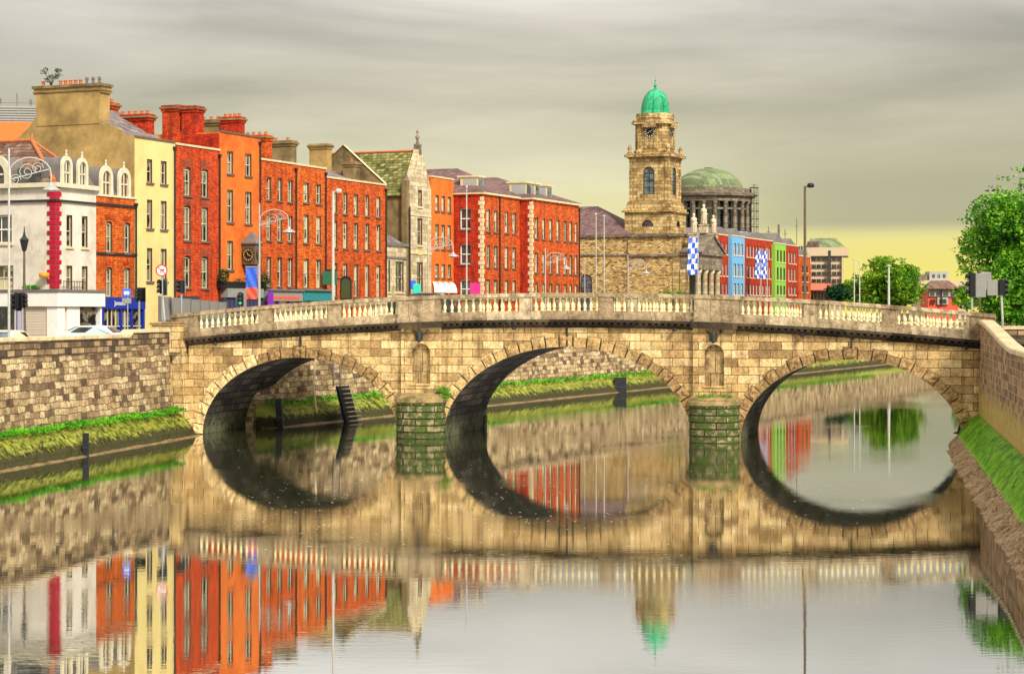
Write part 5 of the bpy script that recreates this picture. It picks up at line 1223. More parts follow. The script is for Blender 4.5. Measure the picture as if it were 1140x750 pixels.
# rooftop masts
for px_, pt_, Yd_ in ((855.5, 252, 300), (867, 250, 300), (874, 255, 300), (887, 243, 320)):
    a_ = pt(px_, pt_, Yd_); b_ = thing('roof_mast', {855.5: 'thin grey mast above the wide red brick bay', 867: 'stout grey mast with box left of the pair over the green bay', 874: 'short dark mast above the green bay roof', 887: 'tallest thin aerial left of the tall bridge lamp'}[px_], 'mast', (a_[0], Yd_, 15.5))
    r_ = .18 if px_ == 867 else .06; MB().tube([(0, 0, 0), (0, 0, a_[2] - 15.5)], r_, 6).box(-.25, -.1, (a_[2] - 15.5) * .8, .25, .1, (a_[2] - 15.5) * .8 + .1).obj('pole', 'lead', b_)

# office block with dark ribbon windows
Yo = 400.0; oc = pt(922, 348, Yo); ob = thing('office_block', 'tan concrete office block with dark ribbon windows and green mansard top', 'building', (oc[0], Yo, 0), radians(-10))
zo = lambda py: zat(py, Yo)
wk = lambda px: (px - 922) / F * Yo
m = MB(); m.box(wk(894), 0, G0 - .2, wk(938), 12, zo(281)); m.obj('wall', 'concrete', ob)
m = MB(); m.box(wk(898), -.9, zo(285), wk(944), 12.5, zo(275.5)); m.obj('top_storey', 'concrete', ob)
for i, (a_, b_) in enumerate(((286.5, 290), (294.5, 298.5), (302.5, 306.5), (310.5, 314))):
    f_ = MB().box(wk(903), -.25, zo(b_), wk(937), -.005, zo(a_)).obj('ribbon_window', 'glass_dark', ob)
    g_ = MB()
    for j in range(7): xx = wk(903 + j * 5.6); g_.box(xx, -.32, zo(b_), xx + .08, -.25, zo(a_))
    g_.obj('mullion', 'concrete', f_)
MB().box(wk(922), -.95, zo(314), wk(925), -.26, zo(279)).obj('stair_tower', 'charcoal', ob)
MB().box(wk(901), -.6, zo(285), wk(903), -.01, zo(334)).box(wk(937), -.6, zo(285), wk(939), -.01, zo(334)).obj('pillar', 'concrete', ob)
m = MB(); z_a, z_b = zo(275.4), zo(264.5)
m.add([(wk(897), -.5, z_a), (wk(941), -.5, z_a), (wk(941), 12, z_a), (wk(897), 12, z_a), (wk(902), 2.5, z_b), (wk(930), 2.5, z_b), (wk(930), 9, z_b), (wk(902), 9, z_b)], [(0, 1, 5, 4), (1, 2, 6, 5), (2, 3, 7, 6), (3, 0, 4, 7), (4, 5, 6, 7)])
rf = m.obj('mansard_roof', 'copper_old', ob)
MB().box(wk(899), -.7, zo(275), wk(912), 1.0, zo(269)).obj('plant_room', 'slate', rf)
MB().box(wk(902), -2.0, zo(323), wk(936), -.61, zo(316)).obj('canopy', 'pinkred', ob)
m = MB()
for i in range(9): m.box(wk(903 + i * 3.7), -.3, zo(334), wk(905.5 + i * 3.7), -.005, zo(324))
m.obj('ground_floor_windows', 'glass_dark', ob)
gs = thing('glass_roofed_building', 'low roof of dark glazed bars left of the office block', 'building', (pt(889, 348, 350)[0], 350, 0))
m = MB(); m.box(-2.2, 0, G0 - .1, 2.2, 8, 15.2); m.obj('wall', 'brick_mid', gs)
m = MB(); m.add([(-2.2, 0, 15.2), (2.2, 0, 15.2), (2.2, 6, 18.8), (-.8, 6, 18.8), (2.2, 8, 15.2), (-2.2, 8, 15.2)], [(0, 1, 2, 3), (3, 2, 4, 5)]); m.obj('roof', 'charcoal', gs)
m = MB()
for i in range(7): m.tube([(-2.1 + i * .68, -.02, 15.3), (-.8 + i * .48, 5.9, 18.85)], .06, 4)
m.obj('glazing_bars', 'greyclad', gs)

# far modern buildings at the right
Yf = 500.0; fo = pt(1050, 348, Yf); fb = thing('apartment_block', 'low grey roofed block with orange walls seen beyond the bridge end', 'building', (fo[0], Yf, 0))
zf = lambda py: zat(py, Yf); wf = lambda px: (px - 1050) / F * Yf
MB().box(wf(1033), 0, G0 - .5, wf(1067), 9, zf(322)).obj('wall', 'scarlet', fb)
MB().box(wf(1043), -.6, zf(339), wf(1055), -.01, zf(331)).box(wf(1034), -.5, zf(330), wf(1066), -.02, zf(323)).obj('balcony', 'greyclad', fb)
m = MB()
for a_, b_ in ((1035, 1040), (1042, 1047), (1050, 1055), (1058, 1063)): m.box(wf(a_), -.65, zf(329), wf(b_), -.51, zf(323.8))
for a_, b_ in ((1036, 1037.5), (1039, 1040.5), (1045, 1053)): m.box(wf(a_), -.66, zf(338), wf(b_), -.01, zf(333))
m.obj('window', 'glass_dark', fb)
MB().box(wf(1047), -1.0, zf(341), wf(1048.2), -.7, zf(322)).obj('column', 'dark', fb)
m = MB(); m.add([(wf(1030), -1.5, zf(321.5)), (wf(1068), -1.5, zf(321.5)), (wf(1066), 9, zf(321.5)), (wf(1032), 9, zf(321.5)), (wf(1040), 4, zf(312)), (wf(1060), 4, zf(312))], [(0, 1, 5, 4), (1, 2, 5), (2, 3, 4, 5), (3, 0, 4)]); m.obj('roof', 'slate_brown', fb)
Yg = 620.0; wg = lambda px: (px - 1055) / F * Yg; zg = lambda py: zat(py, Yg)
fb2 = thing('apartment_block', 'pale tan block with flat roof behind the low orange building', 'building', (pt(1055, 348, Yg)[0], Yg, 0))
MB().box(wg(1025), 0, G0 - .5, wg(1078), 14, zg(312)).obj('wall', 'concrete', fb2)
MB().box(wg(1037), 3, zg(311.9), wg(1058), 10, zg(302)).obj('roof_room', 'greyclad', fb2)
MB().box(wg(1024), 2, zg(311.8), wg(1034), 9, zg(305)).obj('roof_room', 'stone_grey', fb2)
m = MB()
for i in range(4):
    for j in range(3): m.box(wg(1068 + i * 2.4), -.1, zg(338 - j * 8), wg(1069.3 + i * 2.4), -.01, zg(333 - j * 8))
for i in range(3): m.box(wg(1040 + i * 6), 2.9, zg(309), wg(1043 + i * 6), 2.99, zg(305))
m.obj('windows', 'glass_blue', fb2)

# grey metal clad building with orange band, far left behind the white one
lx_, ly_ = pt(5, 348, 175)[:2]; gbk = thing('clad_building', 'grey ribbed metal building with orange band behind the white corner roof', 'building', (lx_, ly_, 0), radians(6))
z_ = lambda py: zat(py, 175.0)
MB().box(-12, 0, G0, 6.2, 12, z_(136)).obj('lower_wall', 'orange', gbk)
m = MB(); m.box(-12, .2, z_(136), 6.0, 12, z_(118))
for i in range(6): m.box(-12, .12, z_(134 - i * 2.8), 6.05, .21, z_(133 - i * 2.8))
m.obj('cladding', 'greyclad', gbk)
m = MB(); m.tube([(.8, 2, z_(118)), (.8, 2, z_(101))], .06, 4)
for i, (xx, hh) in enumerate(((-.7, 107), (2.0, 108), (-1.6, 110), (3.2, 110))): m.tube([(xx, 2, z_(118)), (xx, 2, z_(hh))], .04, 4).box(xx - .12, 1.9, z_(hh + 5), xx + .12, 2.1, z_(hh))
m.tube([(-1.6, 2, z_(112)), (3.2, 2, z_(112))], .03, 4); m.obj('aerials', 'lead', gbk)

# hill and distant ground tree masses
# ------------------------------------------------------------------ trees
def tree(name, label, loc, h, rx, rz, mat, n, leaf, seed, crown_z, lobes=22, trunk_r=.3, group=None, ry=None):
    random.seed(seed); t = thing(name, label, 'tree', loc, 0, group); ry = ry or rx
    tk = MB(); top = crown_z + rz * .35
    tk.tube([(0, 0, -.2), (.05, 0, crown_z * .4), (-.1, .1, crown_z * .8), (.1, 0, top)], [trunk_r * 1.25, trunk_r, trunk_r * .75, trunk_r * .2], 8)
    lb = []
    for i in range(lobes):
        a_ = random.uniform(0, 2 * pi); e_ = math.asin(random.uniform(-.75, .98)); d_ = random.uniform(.45, .86)
        c_ = Vector((rx * d_ * cos(a_) * cos(e_), ry * d_ * sin(a_) * cos(e_), crown_z + rz * d_ * sin(e_))); lb.append(c_)
        b0 = Vector((0, 0, crown_z * random.uniform(.55, .95))); mid_ = b0.lerp(c_, .5) + Vector((0, 0, .3))
        tk.tube([b0, mid_, c_], [trunk_r * .35, trunk_r * .2, trunk_r * .06], 5)
    tk.obj('trunk', 'bark', t)
    cr = MB(); per = n // (lobes + 4)
    for c_ in lb:
        q_ = random.uniform(.20, .38); leaves(cr, c_.x, c_.y, c_.z, int(per * q_ / .35), rx * q_, ry * q_, rz * q_ * .85, leaf, .75)
    leaves(cr, 0, 0, crown_z, per * 4, rx * .85, ry * .85, rz * .85, leaf * 1.2, .5)
    for _ in range(per // 5):
        a_ = random.uniform(0, 2 * pi); e_ = math.asin(random.uniform(-.6, 1)); d_ = random.uniform(.92, 1.14)
        leaves(cr, rx * d_ * cos(a_) * cos(e_), ry * d_ * sin(a_) * cos(e_), crown_z + rz * d_ * sin(e_), 9, .25 + rx * .03, .25 + rx * .03, .25, leaf * .9)
    cr.obj('crown', mat, t); return t
Yt = 106.0
tp = pt(1141, 275, 122.0)
tree('leafy_tree', 'big bright green tree filling the right edge above the swept wall', (pt(1158, 348, 122)[0], 122.0, 4.9), 12, 4.7, 5.2, 'leaf', 72000, .115, 11, zat(287, 122) - 4.9, 52, .32)
tree('leafy_tree', 'second green tree just behind the big one at the right edge', (pt(1185, 348, 132)[0], 132.0, 4.9), 11, 4.6, 5.0, 'leaf', 22000, .15, 12, 7.0, 24, .32)
tree('leafy_tree', 'low bushy green tree under the big one at the right edge', (pt(1132, 348, 118)[0], 118.0, 4.9), 4, 3.0, 2.5, 'leaf', 20000, .10, 13, 2.5, 20, .12)
Yt = 322.0; c_ = pt(990, 315, Yt)
tree('round_tree', 'round fresh green tree beyond the bridge, left of the orange walled block', (c_[0], Yt, 4.6), 9, 5.9, 4.5, 'leaf_far', 26000, .24, 21, c_[2] - 4.6 - .6, 30, .35, ry=5)
c_ = pt(951, 327, 335.0); tree('round_tree', 'yellow green small tree at the left of the round tree', (c_[0], 335.0, 4.6), 6, 2.6, 2.7, 'leaf_far', 4500, .28, 22, c_[2] - 4.6, 14, .2)
c_ = pt(932, 326, 320.0); tree('dark_bush_tree', 'small dark evergreen at the foot of the office block', (c_[0], 320.0, 4.6), 5, 1.9, 1.5, 'leaf_dark', 3500, .22, 23, c_[2] - 4.6, 12, .15)
c_ = pt(1077, 333, 300.0); tree('round_tree', 'small green tree between the tan block and the traffic lights', (c_[0], 300.0, 4.6), 4, 2.3, 1.9, 'leaf_far', 3000, .22, 24, c_[2] - 4.6, 12, .15)

# ------------------------------------------------------------------ street furniture
def scroll_lamp(label, px, Yd, pyTop, scale=1.0, z0=None):
    z0 = G0 if z0 is None else z0; P_ = pt(px, pyTop, Yd); h = P_[2] - z0
    t = thing('scroll_lamp', label, 'street lamp', (P_[0], Yd, z0), 0, 'white scrolled quay lamps'); s = scale
    MB().lathe([(.14, 0), (.14, .5), (.10, .9), (.065, 1.2), (.045, h - .1), (.02, h)], 0, 0, 0, 10).obj('post', 'pole_white', t)
    b = MB(); zt = h - 1.2 * s
    b.tube([(0, 0, zt - .6 * s)] + [(1.0 * s - 1.0 * s * cos(a_), 0, zt + .75 * s * sin(a_)) for a_ in [pi * i / 10 for i in range(1, 11)]] + [(2.0 * s, 0, zt - .45 * s)], .032 * s, 5)
    for cx_, cz_, r_ in ((.85, .05, .45), (.3, -.3, .28), (1.35, .25, .3)):
        b.tube([(cx_ * s + r_ * s * (1 - i / 22) * cos(.6 * i), 0, zt + cz_ * s + r_ * s * (1 - i / 22) * sin(.6 * i)) for i in range(20)], .02 * s, 4)
    b.tube([(0, 0, zt - .3 * s), (1.9 * s, 0, zt + .2 * s)], .03 * s, 4)
    b.obj('scroll_bracket', 'pole_white', t)
    l_ = MB(); l_.lathe([(.06, .34), (.10, .22), (.22, .15), (.42, .02), (.44, -.02), (.36, -.06), (.05, -.1)], 2.0 * s, 0, zt - .78 * s, 12); l_.obj('lamp_shade', 'pole_grey', t)
    return t
scroll_lamp('white scrolled lamp post before the white corner building, largest of its kind', 10, 94, 165, 1.0)
scroll_lamp('white scrolled lamp post beside the blue and red banner', 289, 128, 226, .95)
scroll_lamp('white scrolled lamp post in front of the limestone gabled building', 477, 152, 258, .95)
scroll_lamp('white scrolled lamp post in front of the longer red brick block', 607, 178, 276, .95)
scroll_lamp('white scrolled lamp post against the church rubble wall', 699, 205, 284, .95)

def road_lamp(label, px, pyTop, u, mat, headmat, dirx=1):
    # stands on the far side of the near footway of the bridge
    v = .75; X_ = BC[0] + u * cos(TH) + v * sin(TH); Y_ = BC[1] - u * sin(TH) + v * cos(TH); z0 = deckz(u) + .12; h = zat(pyTop, Y_) - z0
    t = thing('road_lamp', label, 'street lamp', (X_, Y_, z0))
    MB().lathe([(.13, 0), (.13, .9), (.085, .95), (.06, h - .1), (.05, h)], 0, 0, 0, 10).obj('post', mat, t)
    MB().tube([(0, 0, h - .1), (dirx * .15, 0, h), (dirx * .35, 0, h + .02)], .035, 5).obj('arm', mat, t)
    MB().lathe([(.05, .16), (.16, .12), (.20, .0), (.15, -.08), (.05, -.1)], dirx * .3, 0, h + .0, 10).obj('lamp_head', headmat, t)
def ub(px): return ((px - CX) * 106.75 - F * 3.07) / (2143 + .225 * (px - CX))
road_lamp('white tube street lamp on the left part of the bridge', 371, 213, ub(371), 'pole_white', 'pole_white')
road_lamp('tall brown street lamp with black head on the right part of the bridge', 896, 207, ub(896), 'pole_brown', 'black')

def pole(name, label, px, pyTop, Yd, r=.06, mat='pole_white', cat='pole', group=None, z0=G0, ball=True):
    P_ = pt(px, pyTop, Yd); h = P_[2] - z0; t = thing(name, label, cat, (P_[0], Yd, z0), 0, group)
    m = MB().lathe([(r * 1.6, 0), (r * 1.6, .4), (r * 1.1, .45), (r * .7, h)], 0, 0, 0, 8); m.obj('post', mat, t)
    if ball: MB().lathe([(.01, 0), (r * 1.4, .05), (r * 1.6, .12), (r * 1.2, .2), (.01, .25)], 0, 0, h, 8).obj('knob', mat, t)
    return t, h
FG = 'tall bare flagpoles on the quay'
pole('flagpole', 'tall bare flagpole in front of the side windows of the red block', 519.5, 210, 145, group=FG)
pole('flagpole', 'bare flagpole left of the pair in front of the church wall', 663.5, 240, 196, .07, group=FG)
pole('flagpole', 'bare flagpole right of the pair in front of the church wall', 672.5, 242, 196, .07, group=FG)
pole('flagpole', 'short slim pole beside the arched church window', 651, 290, 196, .05, group=FG)
pole('flagpole', 'left thin pole before the round green tree', 951, 290, 260, .09, group=FG)
pole('flagpole', 'right thin pole of the pair by the round green tree', 957, 292, 260, .09, group=FG)
pole('flagpole', 'stouter pale pole in front of the round green tree', 989.5, 297, 240, .16, group=FG)
def flag(label, px, pt_, pb_, Yd, w, seed):
    top = pt(px, pt_ - 3, Yd); t = thing('flag', label, 'flag', (top[0], Yd, G0), 0, 'blue and white chequered flags')
    MB().lathe([(.08, 0), (.05, top[2] - G0)], 0, 0, 0, 8).obj('flagpole', 'pole_white', t)
    z1, z0 = zat(pt_, Yd) - G0, zat(pb_, Yd) - G0; nx, nz = 6, 14; vs = []; fl_ = MB(); rr_ = random.Random(seed)
    for i in range(nz + 1):
        for j in range(nx + 1):
            f_ = i / nz; sway = -.35 * f_ * w * 1.2; vs.append((.06 - w * (j / nx) * (1 - .15 * f_) * 1 + sway * (j / nx) * .6 + .05 * sin(i), .12 * sin(j * 1.6 + i * .7), z1 + (z0 - z1) * f_ - .12 * (j / nx)))
    fl_.v = vs
    for i in range(nz):
        for j in range(nx): fl_.f.append((i * (nx + 1) + j, i * (nx + 1) + j + 1, (i + 1) * (nx + 1) + j + 1, (i + 1) * (nx + 1) + j)); fl_.mi.append((i // 2 + j // 2) % 2)
    fl_.obj('cloth', ['blue', 'white'], t)
flag('blue and white chequered flag nearest, before the church portico', 777, 264, 305, 225, 1.15, 1)
flag('left of the paired blue and white chequered flags before the wide red bay', 847, 279, 309, 262, .75, 2)
flag('right of the paired blue and white chequered flags before the wide red bay', 854, 279, 309, 262, .75, 3)

# black lantern post at the far left
P_ = pt(27, 375, 110); t = thing('lantern_post', 'old dark lantern post in front of the white corner building shutters', 'street lamp', (P_[0], 110, G0)); h = zat(268, 110) - G0
MB().lathe([(.22, 0), (.2, .9), (.12, 1.1), (.09, 1.8), (.06, h - .6), (.05, h - .55)], 0, 0, 0, 10).obj('post', 'pole_brown', t)
MB().lathe([(.04, -.6), (.12, -.55), (.24, 0), (.28, .03), (.1, .25), (.04, .5), (.02, .8)], 0, 0, h, 6).obj('lantern', 'dark', t)
MB().lathe([(.11, -.5), (.22, -.02)], 0, 0, h, 6, False).obj('lantern_glass', 'glass', t)

# traffic lights
def traffic_light(label, px, pyT, pyB, Yd, z0, board=False, bent=0.0, mat='pole_grey', plate=True, side=0, lit=None):
    P_ = pt(px, pyT, Yd); t = thing('traffic_light', label, 'traffic light', (P_[0], Yd, z0), radians(side)); zt = P_[2] - z0; zb = zat(pyB, Yd) - z0
    hh = zt - zb
    MB().tube([(bent, 0, 0), (bent, 0, zb * .55), (0, 0, zb * .95), (0, 0, zb + .05)], .06, 8).obj('post', mat, t)
    b = MB(); b.box(-.16, -.14, zb, .16, .14, zt)
    for i in range(3):
        z_ = zb + hh * (i + .5) / 3; b.tube([(0, -.14, z_ + .07), (0, -.30, z_ + .05)], [.13, .12], 8)
    ho = bevel(b.obj('signal_head', 'black', t), .02)
    if board: bevel(MB().box(-.04, .18, zb - .05, .02, .72, zt - .02).obj('signal_board', 'hoarding', t), .02)
    if plate: MB().box(-.34, .15, zb - .1, .34, .18, zt + .1).obj('backing_board', 'hoarding' if plate == 1 else 'black', t)
    for i, nm in enumerate(('turquoise', 'amber', 'red')):
        z_ = zb + hh * (i + .5) / 3; MB().lathe([(.01, 0), (.10, 0), (.08, .03), (.01, .05)], 0, 0, 0, 8).obj('lens', nm if lit == i else 'charcoal', ho).matrix_local = Matrix.Translation((0, -.31, z_)) @ Matrix.Rotation(pi / 2, 4, 'X')
    return t
traffic_light('traffic light with bent post at the left bridge corner, below the round sign', 181, 312, 327, 114.5, 4.6, bent=.35, side=-60)
traffic_light('traffic light behind the bridge end in front of the red brick house', 202, 312, 326, 118, 4.6, side=-70)
traffic_light('small traffic light showing a green lens below the clock', 268, 326, 340, 124, 5.0, side=0, lit=0)
traffic_light('dark traffic light at the far left beside the scrolled lamp post', 17, 328, 344, 106, G0, plate=2, side=-40)
traffic_light('dark traffic light next to the old lantern post', 25, 328, 342, 108, G0, plate=2, side=60)
traffic_light('dark traffic light at the corner of the blue shop', 155, 322, 334, 116, G0, plate=2, side=-30)
traffic_light('left traffic light with wide grey boards at the right bridge end', 1082, 304, 330, 101.5, 5.2, side=-90, plate=0, board=True)
traffic_light('right traffic light with cranked post at the right bridge end', 1115, 311, 328, 99, 4.95, bent=-.2, side=90, plate=0, board=True)
# second board and mast behind the left one
P_ = pt(1097, 303, 103); t = thing('sign_board', 'blank grey signal board back on the right of the left traffic light', 'sign', (P_[0], 103, 5.0))
MB().tube([(-.3, 0, 0), (-.3, 0, zat(300, 103) - 5)], .05, 6).obj('post', 'pole_brown', t)
bevel(MB().box(-.28, -.05, zat(323, 103) - 5, .3, .05, zat(303, 103) - 5).obj('board', 'hoarding', t), .04)

# round no left turn sign
P_ = pt(180, 301, 114); t = thing('traffic_sign', 'round white sign with red ring and barred black turn arrow', 'sign', (P_[0], 114, 4.6)); zc_ = P_[2] - 4.6; r_ = .34
MB().tube([(.03, .08, 0), (.03, .08, zc_ + .25)], .035, 6).obj('post', 'pole_grey', t)
def disc(mb, r0, r1, y_, n=24):
    for i in range(n):
        a0, a1 = 2 * pi * i / n, 2 * pi * (i + 1) / n
        mb.add([(r0 * cos(a0), y_, zc_ + r0 * sin(a0)), (r1 * cos(a0), y_, zc_ + r1 * sin(a0)), (r1 * cos(a1), y_, zc_ + r1 * sin(a1)), (r0 * cos(a1), y_, zc_ + r0 * sin(a1))], [(0, 1, 2, 3)])
m = MB(); m.lathe([(.01, 0), (r_, 0), (r_, .02), (.01, .02)], 0, 0, 0, 24); o_ = m.obj('plate', 'white', t); o_.matrix_local = Matrix.Translation((0, .02, zc_)) @ Matrix.Rotation(pi / 2, 4, 'X')
m = MB(); disc(m, r_ * .80, r_ * 1.02, -.012); m.box(-.02, -.013, zc_ - .02, .02, -.012, zc_ + .02)
c45, s45 = cos(radians(-42)), sin(radians(-42)); L_ = r_ * .85; w_ = .028
m.add([(-c45 * L_ - s45 * w_, -.014, zc_ + (-s45 * L_ + c45 * w_)), (-c45 * L_ + s45 * w_, -.014, zc_ + (-s45 * L_ - c45 * w_)), (c45 * L_ + s45 * w_, -.014, zc_ + (s45 * L_ - c45 * w_)), (c45 * L_ - s45 * w_, -.014, zc_ + (s45 * L_ + c45 * w_))], [(0, 1, 2, 3)])
m.obj('red_ring', 'red', t)
m = MB(); m.box(-.07, -.009, zc_ - .16, -.02, -.006, zc_ + .06); m.box(-.02, -.009, zc_ + .015, .08, -.006, zc_ + .06); m.add([(.07, -.008, zc_ - .03), (.17, -.008, zc_ + .04), (.07, -.008, zc_ + .11)], [(0, 1, 2)]); m.obj('arrow', 'black', t)
# blue bus sign
P_ = pt(141, 327, 113); t = thing('street_sign', 'small blue square sign over a grey plate on a pole before the blue shop', 'sign', (P_[0], 113, G0)); zc_ = P_[2] - G0
MB().tube([(.05, .04, 0), (.05, .04, zc_ + .3)], .035, 6).obj('post', 'pole_grey', t)
bevel(MB().box(-.24, -.01, zc_ - .2, .24, .02, zc_ + .28).obj('plate', 'blue', t), .05)
MB().box(-.15, -.02, zc_ - .02, .15, -.011, zc_ + .14).box(-.12, -.02, zc_ - .06, -.05, -.011, zc_ - .021).box(.05, -.02, zc_ - .06, .12, -.011, zc_ - .021).obj('vehicle_symbol', 'white', t)
MB().box(-.26, -.01, zc_ - .55, .26, .02, zc_ - .24).obj('notice_plate', 'hoarding', t)

# hoardings round the road works beside the bridge
hx, hy = qpt(sline(157) + .5, 2.6)
t = thing('site_hoarding', 'dark grey site hoarding at the foot of the yellow house', 'hoarding', (hx, hy, G0), QROT)
m = MB(); m.box(0, 0, 1.4, 2.6, .12, 3.3); m.obj('panel', 'charcoal', t)
m = MB()
for i in range(5): m.box(i * .62, -.02, 0, i * .62 + .08, .1, 1.4)
m.obj('post', 'dark', t)
MB().box(.3, .25, 0, 2.2, .6, 1.38).obj('stacked_barrier', 'signgreen', t)
P0 = pt(178, 348, 117); P1 = pt(252, 348, 133)
ang_ = math.atan2(P1[1] - P0[1], P1[0] - P0[0]); Lh = math.dist(P0[:2], P1[:2])
t = thing('site_hoarding', 'long pale grey hoarding behind the left end of the bridge balustrade', 'hoarding', (P0[0], P0[1], G0), ang_)
n_ = 7
m = MB()
for i in range(n_): m.box(Lh * i / n_ + .02, 0, .1, Lh * (i + 1) / n_ - .02, .06, 3.15 - .04 * i)
m.obj('panel', 'hoarding', t)
m = MB()
for i in range(n_ + 1): m.box(Lh * i / n_ - .04, -.05, 0, Lh * i / n_ + .04, .1, 3.2 - .04 * i)
m.box(0, -.04, 1.7, Lh, -.001, 1.78)
m.obj('post', 'lead', t)

# pub front with black signboard, flower boxes, clock, banner
x5, y5 = qpt(s5); zt = zat(317, 141)
m = MB(); m.box(-.5, -.45, zt - .25, W5 + .1, -.03, zt + .22)
recalc(m.obj('pub_fascia', 'black', o5))
m = MB(); leaves(m, -.3, -.5, zt + .6, 260, .5, .35, .55, .09); leaves(m, W5 - .2, -.5, zt + .4, 220, .45, .35, .6, .09); leaves(m, W5 * .5, -.5, zt + .35, 160, 2.2, .3, .18, .08); m.obj('hanging_plants', 'leaf_dark', o5)
MB().box(.2, -.52, zt - .9, W5 - .4, -.05, zt - .26).obj('pub_signboard', 'hoarding', o5)
m = MB(); m.box(.0, -.35, G0, W5, -.04, zt - .9); m.obj('pub_front', 'charcoal', o5)
m = MB()
for i in range(9): m.box(.2 + i * .55, -.4, G0, .28 + i * .55, -.351, zt - .92)
m.obj('pub_mullion', 'navy', o5)
kx = (sline(272) - s5); zk = zat(284, 143); 
clk = thing('bracket_clock', 'dark pointed roofed clock on a bracket over the orange house front', 'clock', (qpt(sline(272), .55)[0], qpt(sline(272), .55)[1], zk), QROT)
m = MB(); m.box(-.42, -.62, -.72, .42, .5, .72); m.box(-.5, -.7, .72, .5, .55, .84); m.box(-.3, -.4, -.95, .3, .3, -.72)
bevel(m.obj('case', 'pole_brown', clk), .03)
m = MB(); m.add([(-.5, -.7, .84), (.5, -.7, .84), (.5, .55, .84), (-.5, .55, .84), (0, -.08, 1.75)], [(0, 1, 4), (1, 2, 4), (2, 3, 4), (3, 0, 4)]); m.obj('spire', 'lead', clk)
for mt, dd in ((Matrix.Rotation(-pi / 2, 4, 'Z'), .45), (IDM, .65)): clock_face(clk, mt @ Matrix.Translation((0 if dd > .5 else .06, -dd, 0)), .44 if dd < .5 else .30, hands=((115, .55), (-20, .75)), pale='gold', rim='dark')
MB().box(-.1, .5, -.1, .1, 1.0, .1).obj('bracket', 'dark', clk)
bp = pt(280, 297, 125)
t = thing('banner', 'hanging banner, blue above and red below, beside the scrolled lamp', 'banner', (bp[0], 125, G0))
MB().tube([(.45, 0, 0), (.45, 0, zat(294, 125) - G0)], .05, 6).tube([(-.4, 0, zat(297, 125) - G0), (.45, 0, zat(297, 125) - G0)], .03, 5).obj('post', 'pole_grey', t)
zb1, zb2, zb3 = (zat(p_, 125) - G0 for p_ in (298, 320, 333))
nx = 6
def cloth(z1, z0, mat, nm):
    vs = [(-.36 + .72 * j / nx, .04 * sin(j * 1.3 + i), z0 + (z1 - z0) * i / 6) for i in range(7) for j in range(nx + 1)]
    MB().add(vs, [(i * (nx + 1) + j, i * (nx + 1) + j + 1, (i + 1) * (nx + 1) + j + 1, (i + 1) * (nx + 1) + j) for i in range(6) for j in range(nx)]).obj(nm, mat, t)
cloth(zb1, zb2, 'blue', 'upper_panel'); cloth(zb2, zb3, 'scarlet', 'lower_panel')
# shopfronts 6 and 7
def shopfront(o, W, zt, mats, pit):
    MB().box(.05, -.75, zt - .15, W - .05, -.05, zt).obj('shop_ledge', 'lead', o)
    MB().box(.05, -.6, zt - .9, W - .05, -.05, zt - .152).obj('shop_fascia', mats[0], o)
    m = MB()
    for i in range(4): m.box(.05 + i * (W - .3) / 3, -.5, G0, .25 + i * (W - .3) / 3, -.05, zt - .902)
    m.obj('pilaster', mats[1], o); MB().box(.2, -.3, G0 + .3, W - .2, -.04, zt - .91).obj('shop_window', mats[2], o)
shopfront(o6, W6, zat(322, 149), ('hoarding', 'purple', 'glass_pale'), 0)
MB().box(-.3, -.8, G0, .5, -.76, zat(322, 148) - .2).obj('poster', 'purple', o6)
shopfront(o7, W7, zat(322, 153), ('teal', 'teal', 'glass_blue'), 0)
MB().box(.8, -.62, zat(333, 148), W6 - .6, -.601, zat(330, 148)).obj('sign_strip', 'scarlet', o6)
gx_, gy_ = qpt(sline(358), 1.0); t = thing('hanging_sign', 'green rectangular sign board above the teal shop', 'sign', (gx_, gy_, zat(317, 153)), QROT - pi / 2 + .2)
bevel(MB().box(-.85, -.05, 0, .35, .05, 1.05).obj('board', 'signgreen', t), .03); MB().box(-.5, -.03, 1.05, .2, .03, 1.2).box(.35, -.03, .4, .9, .03, .5).obj('bracket', 'dark', t)
text_mesh('lettering', 'BAR', .42, t, (-.25, -.06, .55), (pi / 2, 0, 0), 'lead') if False else None
ax_, ay_ = pt(385, 348, 142)[:2]; t = thing('arched_notice_board', 'black arch topped notice board before the five bay brick house', 'sign', (ax_, ay_, G0 + 1.0))
za = zat(334, 142) - G0 - 1; zb_ = zat(307, 142) - G0 - 1; hw = .42
arc = [(-hw, za)] + [(-hw * cos(pi * i / 10), zb_ - hw + hw * sin(pi * i / 10)) for i in range(11)] + [(hw, za)]
m = MB(); m.prism(arc, 'y', -.05, .05); recalc(m.obj('board', 'black', t))
MB().prism([(p_[0] * .78, za + .12 + (p_[1] - za) * .82) for p_ in arc], 'y', -.065, -.051).obj('panel', 'olive', t)
MB().box(-hw, -.04, -1.2, -hw + .08, .04, za).box(hw - .08, -.04, -1.2, hw, .04, za).obj('leg', 'black', t)
